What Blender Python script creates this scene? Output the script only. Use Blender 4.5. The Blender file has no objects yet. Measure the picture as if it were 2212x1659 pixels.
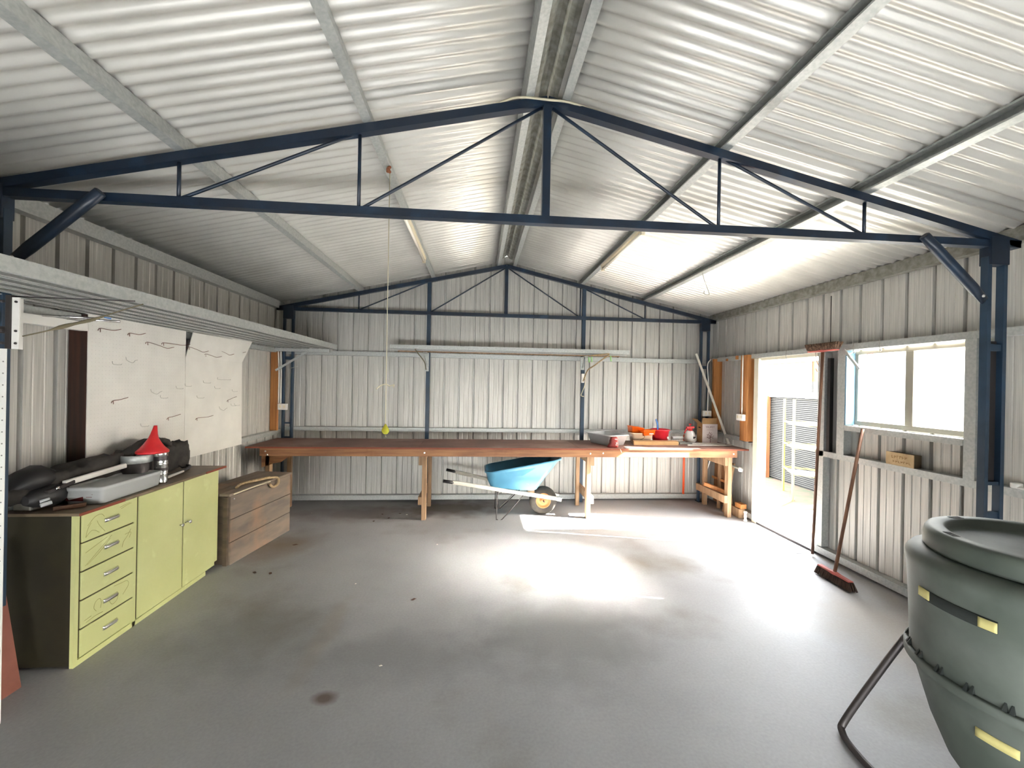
import bpy, bmesh, math, random
from mathutils import Vector, Matrix
random.seed(7)
scene = bpy.context.scene
COL = scene.collection
PI = math.pi

# ------------------------------------------------------------------ camera
f_px, yaw, pitch, roll, cam_h = 883.5, .0827, -.0008, .0186, 1.5516
fw = Vector((math.sin(yaw)*math.cos(pitch), math.cos(yaw)*math.cos(pitch), math.sin(pitch)))
rt0 = Vector((math.cos(yaw), -math.sin(yaw), 0)); up0 = rt0.cross(fw)
rt = math.cos(roll)*rt0 + math.sin(roll)*up0
up = -math.sin(roll)*rt0 + math.cos(roll)*up0
cd = bpy.data.cameras.new('camera'); cam = bpy.data.objects.new('camera', cd); COL.objects.link(cam)
cd.sensor_width = 36; cd.lens = f_px/2212*36; cd.clip_start = .05; cd.clip_end = 200
cam.matrix_world = Matrix(((rt.x, up.x, -fw.x, 0), (rt.y, up.y, -fw.y, 0), (rt.z, up.z, -fw.z, cam_h), (0, 0, 0, 1)))
scene.camera = cam

# ------------------------------------------------------------------ world, sun, exposure
w = bpy.data.worlds.new('world'); scene.world = w; w.use_nodes = True
wt = w.node_tree; wt.nodes.clear()
wo = wt.nodes.new('ShaderNodeOutputWorld'); bg = wt.nodes.new('ShaderNodeBackground')
sky = wt.nodes.new('ShaderNodeTexSky'); sky.sky_type = 'NISHITA'; sky.sun_disc = False
sky.sun_elevation = math.radians(33); sky.sun_rotation = math.radians(103); sky.air_density = 1.2; sky.dust_density = 3.0
mixw = wt.nodes.new('ShaderNodeMix'); mixw.data_type = 'RGBA'; mixw.inputs[0].default_value = .72
wt.links.new(sky.outputs[0], mixw.inputs[6]); mixw.inputs[7].default_value = (5.4, 5.5, 5.5, 1)
wt.links.new(mixw.outputs[2], bg.inputs[0]); bg.inputs[1].default_value = 1.25
wt.links.new(bg.outputs[0], wo.inputs[0])
SUN_TRAVEL = Vector((-1.48, .339, -1.0)).normalized()
sd = bpy.data.lights.new('sun', 'SUN'); sd.energy = 31; sd.angle = math.radians(.6); sd.color = (1, .95, .87)
sun = bpy.data.objects.new('sun', sd); COL.objects.link(sun)
sun.rotation_euler = SUN_TRAVEL.to_track_quat('-Z', 'Y').to_euler(); sun.location = (8, 3, 8)
vs = scene.view_settings
vs.view_transform = 'Standard'; vs.look = 'None'; vs.gamma = 1; vs.use_curve_mapping = False
vs.exposure = 2.72
cy = scene.cycles
cy.max_bounces = 12; cy.diffuse_bounces = 8; cy.glossy_bounces = 4; cy.transmission_bounces = 6; cy.transparent_max_bounces = 12
cy.sample_clamp_indirect = 60; cy.caustics_reflective = False; cy.caustics_refractive = True
cy.use_denoising = True

# ------------------------------------------------------------------ materials
def srgb(r, g, b):
    f = lambda c: (c/255/12.92) if c/255 <= .04045 else ((c/255+.055)/1.055)**2.4
    return (f(r), f(g), f(b), 1)

def mat(name, c1, c2=None, rough=.6, metal=0., scale=6., stretch=(1, 1, 1), detail=4., bump=0., bscale=None,
        rough2=None, ramp=(.35, .65), spec=.5, trans=0., c3=None, c3scale=1.2, c3ramp=(.55, .7), coat=0.):
    m = bpy.data.materials.new(name); m.use_nodes = True
    nt = m.node_tree; N = nt.nodes; L = nt.links; b = N['Principled BSDF']
    b.inputs['Roughness'].default_value = rough; b.inputs['Metallic'].default_value = metal
    b.inputs['Specular IOR Level'].default_value = spec
    b.inputs['Transmission Weight'].default_value = trans
    b.inputs['Coat Weight'].default_value = coat
    tc = N.new('ShaderNodeTexCoord'); mp = N.new('ShaderNodeMapping'); mp.inputs['Scale'].default_value = stretch
    L.new(tc.outputs['Object'], mp.inputs[0])
    nz = N.new('ShaderNodeTexNoise'); nz.inputs['Scale'].default_value = scale; nz.inputs['Detail'].default_value = detail
    L.new(mp.outputs[0], nz.inputs['Vector'])
    rp = N.new('ShaderNodeMapRange'); rp.inputs[1].default_value = ramp[0]; rp.inputs[2].default_value = ramp[1]
    L.new(nz.outputs[0], rp.inputs[0])
    mx = N.new('ShaderNodeMix'); mx.data_type = 'RGBA'
    L.new(rp.outputs[0], mx.inputs[0]); mx.inputs[6].default_value = c1; mx.inputs[7].default_value = c2 or c1
    out = mx.outputs[2]
    if c3:
        n3 = N.new('ShaderNodeTexNoise'); n3.inputs['Scale'].default_value = c3scale; n3.inputs['Detail'].default_value = 5
        L.new(tc.outputs['Object'], n3.inputs['Vector'])
        r3 = N.new('ShaderNodeMapRange'); r3.inputs[1].default_value, r3.inputs[2].default_value = c3ramp
        L.new(n3.outputs[0], r3.inputs[0])
        m3 = N.new('ShaderNodeMix'); m3.data_type = 'RGBA'; L.new(r3.outputs[0], m3.inputs[0])
        L.new(out, m3.inputs[6]); m3.inputs[7].default_value = c3; out = m3.outputs[2]
    L.new(out, b.inputs['Base Color'])
    if rough2 is not None:
        mr = N.new('ShaderNodeMapRange'); L.new(nz.outputs[0], mr.inputs[0]); mr.inputs[1].default_value = .3; mr.inputs[2].default_value = .7
        mr.inputs[3].default_value = rough; mr.inputs[4].default_value = rough2; L.new(mr.outputs[0], b.inputs['Roughness'])
    if bump:
        bp = N.new('ShaderNodeBump'); bp.inputs['Strength'].default_value = bump; bp.inputs['Distance'].default_value = .01
        if bscale:
            n2 = N.new('ShaderNodeTexNoise'); n2.inputs['Scale'].default_value = bscale; n2.inputs['Detail'].default_value = 6
            L.new(mp.outputs[0], n2.inputs['Vector']); L.new(n2.outputs[0], bp.inputs['Height'])
        else:
            L.new(nz.outputs[0], bp.inputs['Height'])
        L.new(bp.outputs[0], b.inputs['Normal'])
    return m

S = srgb
M = {}
M['wall'] = mat('wall_steel', S(206, 204, 198), S(182, 181, 176), rough=.42, metal=.3, scale=9, stretch=(14, 14, .25), rough2=.55)
M['roof'] = mat('roof_steel', S(216, 214, 208), S(206, 204, 198), rough=.42, metal=.4, scale=3)
M['galv'] = mat('galvanised_steel', S(190, 193, 190), S(176, 180, 178), rough=.42, metal=.45, scale=60, detail=2, rough2=.55)
M['galv_dark'] = mat('dull_galvanised_steel', S(150, 150, 142), S(120, 118, 108), rough=.55, metal=.4, scale=22, detail=3)
M['navy'] = mat('navy_paint', S(22, 38, 56), S(16, 30, 46), rough=.4, scale=8, c3=S(30, 52, 74), c3scale=5)
M['blue_post'] = mat('blue_paint', S(38, 60, 80), S(30, 50, 68), rough=.45, scale=8)
M['frame_cream'] = mat('cream_aluminium', S(214, 208, 190), rough=.4)
M['timber'] = mat('orange_pine', S(190, 130, 74), S(164, 106, 58), rough=.6, scale=4, stretch=(10, 10, .7), bump=.1)
M['timber_dark'] = mat('dark_brown_timber', S(66, 36, 24), S(38, 22, 16), rough=.7, scale=4, stretch=(8, 8, .6))  # dark brown grain of the post beside the pegboard
M['apron'] = mat('brown_timber', S(158, 112, 74), S(124, 82, 54), rough=.6, scale=3, stretch=(.8, 9, 9), bump=.08, c3=S(110, 66, 38), c3scale=3, c3ramp=(.6, .75))
M['leg_timber'] = mat('pale_brown_timber', S(174, 142, 110), S(142, 112, 82), rough=.65, scale=4, stretch=(9, 9, .8), bump=.08)
M['ply'] = mat('red_brown_plywood', S(132, 96, 84), S(108, 76, 66), rough=.55, scale=2.5, c3=S(168, 142, 128), c3scale=1.5, c3ramp=(.5, .75))
M['ply_edge'] = mat('red_brown_edge', S(128, 62, 40), rough=.6)
M['crate'] = mat('weathered_crate_wood', S(126, 112, 98), S(98, 90, 82), rough=.8, scale=2.2, stretch=(1, 1.2, 6), bump=.25, c3=S(150, 118, 92), c3scale=2.6, c3ramp=(.54, .74))
M['crate_dark'] = mat('crate_end_wood', S(96, 82, 66), S(74, 64, 52), rough=.85, scale=3, stretch=(1, 1, 6), bump=.2)
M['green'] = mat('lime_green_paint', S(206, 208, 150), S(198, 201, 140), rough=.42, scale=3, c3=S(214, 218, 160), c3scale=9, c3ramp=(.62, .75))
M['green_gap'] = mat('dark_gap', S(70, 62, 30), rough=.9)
M['green_side'] = mat('shaded_olive_side', S(44, 40, 22), S(34, 30, 18), rough=.7)  # shade on the unlit cabinet end is put into this colour
M['cab_top'] = mat('brown_laminate', S(122, 106, 84), S(104, 88, 70), rough=.5, scale=5, c3=S(140, 126, 104), c3scale=4)
M['pencil'] = mat('pencil_line', S(150, 148, 92), rough=.9)
M['chrome'] = mat('chrome', S(225, 225, 222), rough=.14, metal=1)
M['steel_dark'] = mat('dark_steel', S(70, 66, 66), rough=.45, metal=.6)
M['black'] = mat('black_plastic', S(20, 20, 22), S(30, 29, 30), rough=.5)
M['tarp'] = mat('dark_grey_fabric', S(62, 58, 54), S(42, 40, 38), rough=.85, scale=14, bump=.35)
M['white_pl'] = mat('white_plastic', S(236, 234, 228), rough=.4)
M['clear_pl'] = mat('frosted_clear_plastic', S(226, 228, 230), rough=.35, trans=.35, spec=.5)
M['tub_pl'] = mat('milky_plastic', S(206, 208, 206), rough=.35, trans=.2)
M['red_label'] = mat('red_label', S(122, 34, 34), S(88, 24, 26), rough=.6)
M['red'] = mat('red_plastic', S(222, 52, 50), S(206, 40, 46), rough=.38)
M['red_bucket'] = mat('bright_red_plastic', S(236, 58, 70), S(226, 38, 54), rough=.35)
M['dark_red'] = mat('dark_red_plastic', S(150, 44, 38), S(92, 24, 22), rough=.5, scale=10)
M['orange'] = mat('orange_plastic', S(248, 118, 28), S(238, 98, 24), rough=.4)
M['cream'] = mat('cream_plastic', S(244, 222, 196), rough=.4)
M['blue_tray'] = mat('light_blue_plastic', S(92, 158, 188), S(84, 148, 180), rough=.42, c3=S(150, 198, 216), c3scale=9, c3ramp=(.66, .74))
M['blue'] = mat('blue_plastic', S(84, 138, 206), rough=.4)
M['handle_wood'] = mat('white_painted_wood', S(226, 222, 210), S(202, 196, 182), rough=.6, scale=6)
M['rubber'] = mat('dusty_rubber', S(44, 41, 38), S(62, 57, 50), rough=.85, scale=14)
M['hub_or'] = mat('orange_rim_paint', S(206, 124, 72), S(190, 108, 60), rough=.5)
M['card'] = mat('cardboard', S(186, 148, 102), S(168, 130, 88), rough=.85, scale=8)
M['card_white'] = mat('white_printed_card', S(214, 200, 196), rough=.6)
M['print'] = mat('brown_print', S(142, 108, 104), rough=.8)
M['print_black'] = mat('black_print', S(30, 26, 30), rough=.8)
M['print_white'] = mat('white_print', S(235, 228, 224), rough=.7)
M['print_brown'] = mat('old_brown_print', S(142, 110, 62), rough=.85)
M['old_box'] = mat('faded_tan_carton', S(206, 180, 138), S(190, 160, 120), rough=.85, scale=14, c3=S(120, 90, 60), c3scale=16, c3ramp=(.6, .7))
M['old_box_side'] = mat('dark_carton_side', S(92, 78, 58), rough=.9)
M['peg'] = mat('white_hardboard', S(236, 234, 228), S(228, 226, 220), rough=.45)
M['wire'] = mat('rusty_wire', S(134, 88, 74), S(112, 92, 84), rough=.5, metal=.4)
M['wire_grey'] = mat('zinc_wire', S(178, 176, 170), rough=.4, metal=.6)
M['drum'] = mat('dusty_grey_green_plastic', S(84, 92, 84), S(68, 76, 70), rough=.6, scale=3, c3=S(112, 118, 112), c3scale=2.2, c3ramp=(.5, .75), bump=.05)
M['drum_dark'] = mat('dark_slot', S(38, 44, 42), rough=.8)
M['yellow'] = mat('faded_yellow', S(206, 196, 130), rough=.7)
M['bristle'] = mat('brown_bristle', S(66, 46, 34), S(42, 30, 24), rough=.95, scale=60, stretch=(1, 1, .1))
M['bristle_tan'] = mat('tan_bristle', S(118, 92, 72), S(62, 42, 32), rough=.95, scale=60)
M['pink_head'] = mat('dull_red_broom_head', S(196, 96, 84), S(150, 70, 62), rough=.6)
M['broom_wood'] = mat('dark_broom_handle', S(118, 80, 56), S(86, 54, 40), rough=.6, stretch=(9, 9, .6))
M['rope'] = mat('tan_rope', S(186, 164, 128), S(150, 126, 92), rough=.9, scale=60, bump=.3)
M['cord'] = mat('pale_cord', S(214, 206, 178), rough=.8)
M['ball'] = mat('lime_felt', S(190, 196, 70), S(160, 150, 40), rough=.95, scale=18, bump=.3)
M['lamp_body'] = mat('cream_batten', S(232, 222, 196), rough=.4)
M['tube_glass'] = mat('white_tube', S(246, 240, 226), rough=.25)
M['leaf'] = mat('dry_leaf', S(96, 66, 46), S(70, 50, 38), rough=.9)
M['paper'] = mat('paper_scrap', S(232, 226, 214), rough=.8)
M['strap'] = mat('grey_green_webbing', S(110, 102, 80), rough=.9)
M['clip_green'] = mat('light_green_plastic', S(158, 214, 130), rough=.4)
M['nest'] = mat('mud_nest', S(152, 96, 64), S(120, 70, 48), rough=.95, scale=30, bump=.5)
M['orange_pole'] = mat('orange_red_paint', S(236, 92, 48), rough=.45)
M['yellow_steel'] = mat('pale_yellow_paint', S(128, 114, 44), rough=.5)
M['fence'] = mat('weathered_slats', S(46, 44, 40), S(34, 32, 30), rough=.8, stretch=(1, 1, 6))
M['fence_back'] = mat('dark_mesh', S(14, 13, 12), rough=.9)
M['post_tan'] = mat('pale_fence_post', S(56, 56, 34), S(48, 52, 30), rough=.8)
M['timber_out'] = mat('outdoor_timber', S(120, 72, 36), S(96, 58, 30), rough=.8, scale=3, stretch=(6, 6, 1))  # brown timber of the fence post and house band
M['win_frame'] = mat('aluminium_window_frame', S(158, 153, 140), rough=.45)
M['blue_reveal'] = mat('sky_tinted_blue', S(96, 132, 156), rough=.5)  # blue of the sky light on the reveal, held in the colour
M['red_board'] = mat('red_brown_board', S(150, 92, 78), S(132, 80, 66), rough=.7)
M['foliage'] = mat('foliage', S(60, 92, 40), S(88, 120, 60), rough=.8, scale=30)
M['concrete_out'] = mat('pale_outdoor_concrete', S(160, 158, 152), S(146, 143, 136), rough=.8, scale=4)
M['lawn'] = mat('patchy_grass', S(40, 46, 24), S(60, 46, 32), rough=.95, scale=7, ramp=(.4, .6), bump=.3)
M['screw'] = mat('bright_bolt', S(240, 238, 232), rough=.25, metal=.5)
M['seam'] = mat('dark_seam', S(60, 40, 34), rough=.9)
M['shade'] = mat('brown_slats', S(134, 92, 58), S(106, 72, 44), rough=.7, scale=5, stretch=(20, 20, .6))

def floor_mat():
    m = mat('stained_concrete', S(168, 168, 169), S(152, 152, 153), rough=.62, scale=1.6, detail=6, ramp=(.3, .7),
            c3=S(122, 114, 100), c3scale=.9, c3ramp=(.56, .74), bump=.04, bscale=60, rough2=.5)
    nt = m.node_tree; N = nt.nodes; L = nt.links; b = N['Principled BSDF']
    src = b.inputs['Base Color'].links[0].from_socket
    tc = N.new('ShaderNodeTexCoord')
    nz = N.new('ShaderNodeTexNoise'); nz.inputs['Scale'].default_value = 70; nz.inputs['Detail'].default_value = 3
    L.new(tc.outputs['Object'], nz.inputs['Vector'])
    r = N.new('ShaderNodeMapRange'); r.inputs[1].default_value = .3; r.inputs[2].default_value = .7; r.inputs[3].default_value = .93; r.inputs[4].default_value = 1.05
    L.new(nz.outputs[0], r.inputs[0])
    mm = N.new('ShaderNodeMix'); mm.data_type = 'RGBA'; mm.blend_type = 'MULTIPLY'; mm.inputs[0].default_value = 1
    L.new(src, mm.inputs[6]); L.new(r.outputs[0], mm.inputs[7])
    out = mm.outputs[2]
    # stains and dust with outlines of their own: (x, y, radius x, radius y, colour, strength)
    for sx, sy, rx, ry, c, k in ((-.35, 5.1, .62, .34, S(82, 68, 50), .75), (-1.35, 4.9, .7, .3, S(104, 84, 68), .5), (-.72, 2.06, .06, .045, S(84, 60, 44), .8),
                                 (-.9, 2.6, .07, .42, S(160, 148, 132), .35), (-1.8, 3.9, .28, .3, S(128, 112, 92), .5), (2.7, 2.4, .5, .5, S(150, 138, 120), .4),
                                 (.55, 2.55, .55, .5, S(104, 104, 102), .45), (-.45, 2.35, .5, .22, S(112, 112, 112), .35), (-1.3, 2.6, .5, .4, S(100, 102, 98), .35)):
        sub = N.new('ShaderNodeVectorMath'); sub.operation = 'SUBTRACT'; L.new(tc.outputs['Object'], sub.inputs[0]); sub.inputs[1].default_value = (sx, sy, 0)
        mul = N.new('ShaderNodeVectorMath'); mul.operation = 'MULTIPLY'; L.new(sub.outputs[0], mul.inputs[0]); mul.inputs[1].default_value = (1/rx, 1/ry, 0)
        ln = N.new('ShaderNodeVectorMath'); ln.operation = 'LENGTH'; L.new(mul.outputs[0], ln.inputs[0])
        n4 = N.new('ShaderNodeTexNoise'); n4.inputs['Scale'].default_value = 5; L.new(tc.outputs['Object'], n4.inputs['Vector'])
        ad = N.new('ShaderNodeMath'); ad.operation = 'MULTIPLY_ADD'; L.new(n4.outputs[0], ad.inputs[0]); ad.inputs[1].default_value = 1.3; L.new(ln.outputs['Value'], ad.inputs[2])
        mr = N.new('ShaderNodeMapRange'); L.new(ad.outputs[0], mr.inputs[0]); mr.inputs[1].default_value = 1.1; mr.inputs[2].default_value = 1.9; mr.inputs[3].default_value = k; mr.inputs[4].default_value = 0
        mj = N.new('ShaderNodeMix'); mj.data_type = 'RGBA'; L.new(mr.outputs[0], mj.inputs[0]); L.new(out, mj.inputs[6]); mj.inputs[7].default_value = c
        out = mj.outputs[2]
    L.new(out, b.inputs['Base Color'])
    return m
M['floor'] = floor_mat()

def dusty_glass():
    m = bpy.data.materials.new('obscure_window_glass'); m.use_nodes = True
    nt = m.node_tree; N = nt.nodes; L = nt.links; N.clear()
    o = N.new('ShaderNodeOutputMaterial'); tr = N.new('ShaderNodeBsdfTransparent'); tl = N.new('ShaderNodeBsdfTranslucent')
    rf = N.new('ShaderNodeBsdfRefraction'); rf.inputs['IOR'].default_value = 1.085; rf.inputs['Roughness'].default_value = .95
    tr.inputs[0].default_value = (.95, .96, .95, 1); tl.inputs[0].default_value = (.9, .9, .88, 1)
    a = N.new('ShaderNodeMixShader'); a.inputs[0].default_value = .1; b = N.new('ShaderNodeMixShader'); b.inputs[0].default_value = .12
    L.new(rf.outputs[0], a.inputs[1]); L.new(tl.outputs[0], a.inputs[2])
    gl = N.new('ShaderNodeBsdfGlossy'); gl.inputs['Roughness'].default_value = .2
    L.new(a.outputs[0], b.inputs[1]); L.new(gl.outputs[0], b.inputs[2]); b.inputs[0].default_value = .04
    L.new(b.outputs[0], o.inputs[0])
    return m
M['glass'] = dusty_glass()

# ------------------------------------------------------------------ mesh helpers
def wloc(o):
    v = Vector((0, 0, 0))
    while o is not None: v += Vector(o.location); o = o.parent
    return v
class MB:
    def __init__(s): s.bm = bmesh.new(); s.mi = 0; s.mats = []
    def m(s, name):
        mt = M[name]
        if mt not in s.mats: s.mats.append(mt)
        s.mi = s.mats.index(mt); return s
    def face(s, vs_, smooth=False):
        try:
            fc = s.bm.faces.new(vs_); fc.material_index = s.mi; fc.smooth = smooth; return fc
        except ValueError: return None
    def box(s, x0, x1, y0, y1, z0, z1):
        v = [s.bm.verts.new((x, y, z)) for z in (z0, z1) for x, y in ((x0, y0), (x1, y0), (x1, y1), (x0, y1))]
        for q in ((3, 2, 1, 0), (4, 5, 6, 7), (0, 1, 5, 4), (1, 2, 6, 5), (2, 3, 7, 6), (3, 0, 4, 7)): s.face([v[i] for i in q])
        return s
    def bar(s, a, b, wd, ht, upv=(0, 0, 1), off=(0, 0)):
        """rectangular bar from a to b; wd across, ht along upv"""
        a, b = Vector(a), Vector(b); d = (b-a).normalized(); u = Vector(upv)
        sd_ = d.cross(u).normalized(); u = sd_.cross(d).normalized()
        v = []
        for p in (a, b):
            for i, j in ((-1, -1), (1, -1), (1, 1), (-1, 1)):
                v.append(s.bm.verts.new(p + sd_*(i*wd/2+off[0]) + u*(j*ht/2+off[1])))
        for q in ((3, 2, 1, 0), (4, 5, 6, 7), (0, 1, 5, 4), (1, 2, 6, 5), (2, 3, 7, 6), (3, 0, 4, 7)): s.face([v[i] for i in q])
        return s
    def tube(s, pts, r, n=8, cap=True, closed=False):
        pts = [Vector(p) for p in pts]; rs = r if isinstance(r, (list, tuple)) else [r]*len(pts)
        rings = []; prev = None
        for i, p in enumerate(pts):
            if closed: t = pts[(i+1) % len(pts)]-pts[i-1]
            else: t = pts[min(i+1, len(pts)-1)]-pts[max(i-1, 0)]
            t.normalize()
            if prev is None:
                a = Vector((0, 0, 1)) if abs(t.z) < .9 else Vector((1, 0, 0))
                nrm = t.cross(a).normalized()
            else:
                nrm = (prev - t*prev.dot(t)).normalized()
            prev = nrm; bn = t.cross(nrm)
            rings.append([s.bm.verts.new(p + (nrm*math.cos(2*PI*k/n)+bn*math.sin(2*PI*k/n))*rs[i]) for k in range(n)])
        m = len(rings)
        for i in range(m if closed else m-1):
            A, B = rings[i], rings[(i+1) % m]
            for k in range(n): s.face([A[k], A[(k+1) % n], B[(k+1) % n], B[k]], True)
        if cap and not closed:
            s.face(rings[0][::-1]); s.face(rings[-1])
        return s
    def loft(s, rings, cap0=True, cap1=True, smooth=True, closed=True):
        R = [[s.bm.verts.new(p) for p in r] for r in rings]; n = len(R[0])
        for i in range(len(R)-1):
            for k in range(n if closed else n-1):
                s.face([R[i][k], R[i][(k+1) % n], R[i+1][(k+1) % n], R[i+1][k]], smooth)
        if cap0: s.face(R[0][::-1])
        if cap1: s.face(R[-1])
        return s
    def lathe(s, prof, c=(0, 0, 0), n=32, cap0=True, cap1=True, smooth=True, axis='z'):
        c = Vector(c); rings = []
        for r, h in prof:
            ring = []
            for k in range(n):
                a = 2*PI*k/n; x, y = r*math.cos(a), r*math.sin(a)
                ring.append(c + (Vector((x, y, h)) if axis == 'z' else Vector((x, h, -y)) if axis == 'y' else Vector((h, x, y))))
            rings.append(ring)
        return s.loft(rings, cap0, cap1, smooth)
    def prism(s, poly, a, b, frame):
        """poly = 2D points; frame = (u, v) vectors; extruded from a to b"""
        a, b = Vector(a), Vector(b); u, v = Vector(frame[0]), Vector(frame[1])
        return s.loft([[a+u*p[0]+v*p[1] for p in poly], [b+u*p[0]+v*p[1] for p in poly]], smooth=False)
    def grid(s, P, smooth=True):
        V = [[s.bm.verts.new(p) for p in row] for row in P]
        for i in range(len(V)-1):
            for j in range(len(V[0])-1): s.face([V[i][j], V[i][j+1], V[i+1][j+1], V[i+1][j]], smooth)
        return s
    def build(s, name, parent=None, bevel=0., solid=0., origin=None, recalc=True):
        if recalc: bmesh.ops.recalc_face_normals(s.bm, faces=s.bm.faces)
        me = bpy.data.meshes.new(name); 
        o = bpy.data.objects.new(name, me); COL.objects.link(o)
        if origin is not None:
            bmesh.ops.translate(s.bm, verts=s.bm.verts, vec=-Vector(origin)); o.location = origin
        s.bm.to_mesh(me); s.bm.free()
        for mt in s.mats: me.materials.append(mt)
        if parent is not None:
            o.parent = parent; o.location = Vector(o.location) - wloc(parent)
        if solid:
            md = o.modifiers.new('thickness', 'SOLIDIFY'); md.thickness = solid; md.offset = 0
        if bevel:
            md = o.modifiers.new('bevel', 'BEVEL'); md.width = bevel; md.segments = 2; md.limit_method = 'ANGLE'; md.angle_limit = math.radians(50)
        return o

def B(mname): return MB().m(mname)
def tag(o, label=None, cat=None, group=None, kind=None):
    if label: o['label'] = label
    if cat: o['category'] = cat
    if group: o['group'] = group
    if kind: o['kind'] = kind
    return o
def thing(name, label, cat, loc, group=None, kind=None):
    o = bpy.data.objects.new(name, None); COL.objects.link(o); o.location = loc; o.empty_display_size = .1
    return tag(o, label, cat, group, kind)
def copy_tree(o, dx=(0, 0, 0), label=None):
    c = o.copy(); COL.objects.link(c); c.location = Vector(o.location)+Vector(dx)
    if label: c['label'] = label
    for ch in [x for x in bpy.data.objects if x.parent == o]:
        d = ch.copy(); COL.objects.link(d); d.parent = c
        for g in [x for x in bpy.data.objects if x.parent == ch]:
            e = g.copy(); COL.objects.link(e); e.parent = d
    return c
def text(body, size, loc, rot, mname, name, parent=None, ext=.0006):
    cu = bpy.data.curves.new(name, 'FONT'); cu.body = body; cu.size = size; cu.extrude = ext; cu.align_x = 'CENTER'; cu.align_y = 'CENTER'
    cu.resolution_u = 3
    t = bpy.data.objects.new(name+'_tmp', cu); COL.objects.link(t)
    bpy.context.view_layer.update()
    me = bpy.data.meshes.new_from_object(t.evaluated_get(bpy.context.evaluated_depsgraph_get()))
    bpy.data.objects.remove(t)
    o = bpy.data.objects.new(name, me); COL.objects.link(o); me.materials.clear(); me.materials.append(M[mname])
    o.location = loc; o.rotation_euler = rot
    if parent is not None: o.parent = parent; o.location = Vector(loc)-wloc(parent)
    return o
def smooth_path(pts, n=8):
    """Catmull-Rom through pts"""
    P = [Vector(p) for p in pts]; P = [P[0]*2-P[1]] + P + [P[-1]*2-P[-2]]; out = []
    for i in range(1, len(P)-2):
        for k in range(n):
            t = k/n; a, b, c, d = P[i-1], P[i], P[i+1], P[i+2]
            out.append(.5*((2*b)+(c-a)*t+(2*a-5*b+4*c-d)*t*t+(3*b-a-3*c+d)*t**3))
    out.append(P[-2]); return out
def rrect(cx, cy, z, hx, hy, r, n=5):
    pts = []
    for sx, sy, a0 in ((1, 1, 0), (-1, 1, 90), (-1, -1, 180), (1, -1, 270)):
        for k in range(n):
            a = math.radians(a0+90*k/(n-1)); pts.append(Vector((cx+sx*(hx-r)+r*math.cos(a), cy+sy*(hy-r)+r*math.sin(a), z)))
    return pts

# ------------------------------------------------------------------ room dimensions
XL, XR, YB, YF = -2.555, 3.28, 5.47, -1.05        # wall sheets
FILL_GAP = (-1.9, 2.6, 0, .4)                    # unseen front wall opening, added to let fill light in
GL, GR, GB = -2.48, 3.205, 5.40                   # inner faces of the girts
XM, HA, SL = .346, 3.08, .225                     # ridge, top chord centre height, slope
PUR = .028                                        # purlin underside above chord centre
def zc(x): return HA - SL*abs(x-XM)
def zr(x): return zc(x) + PUR + .093

# floor, ground
tag(B('floor').box(XL-.1, XR+.03, YF-.1, YB+.1, -.12, 0).build('floor'), kind='structure')
tag(B('concrete_out').box(XR+.03, 5.0, 1.0, 4.95, -.12, -.015).build('trim_1'), kind='structure')
g_ = B('lawn').box(5.0, 30, -12, 25, -.2, -.03).box(XR+.03, 5.0, 4.95, 25, -.2, -.03).box(XR+.03, 5.0, -12, 1.0, -.2, -.03)
tag(g_.build('ground'), kind='structure')

# corrugated roof: two slopes
def roof_sheet(side):
    mb = B('roof'); p = .0725; y0, y1 = YF-.2, YB+.12
    n = int((y1-y0)/p*10); rows = []
    xe = XR+.14 if side > 0 else XL-.14
    xs = [XM+side*.075, XM+side*.75, XM+side*1.5, XM+side*2.2, xe]
    nx, nz = SL*side/math.hypot(1, SL), 1/math.hypot(1, SL)
    for i in range(n+1):
        y = y0+(y1-y0)*i/n; a = .0105*math.cos(2*PI*y/p)
        # every tenth wave the sheets overlap: a slightly lower lip
        lap = -.003 if (y/p) % 10 < 1.1 else 0
        rows.append([Vector((x+nx*(a+lap), y, zr(x)+nz*(a+lap))) for x in xs])
    mb.grid(rows)
    return tag(mb.build('ceiling', solid=.0012, recalc=False), kind='structure')
roof_sheet(1); roof_sheet(-1)
# ridge capping
cap = [(-.22, zr(XM+.22)+.016), (-.06, zr(XM+.06)+.03), (-.035, zr(XM)+.03), (-.02, zr(XM)+.052), (0, zr(XM)+.06), (.02, zr(XM)+.052), (.035, zr(XM)+.03), (.06, zr(XM+.06)+.03), (.22, zr(XM+.22)+.016)]
mb = B('galv_dark'); mb.grid([[Vector((XM+x, y, z)) for x, z in cap] for y in (YF-.2, YB+.12)], smooth=False)
tag(mb.build('trim_2', solid=.0015), kind='structure')

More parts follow.
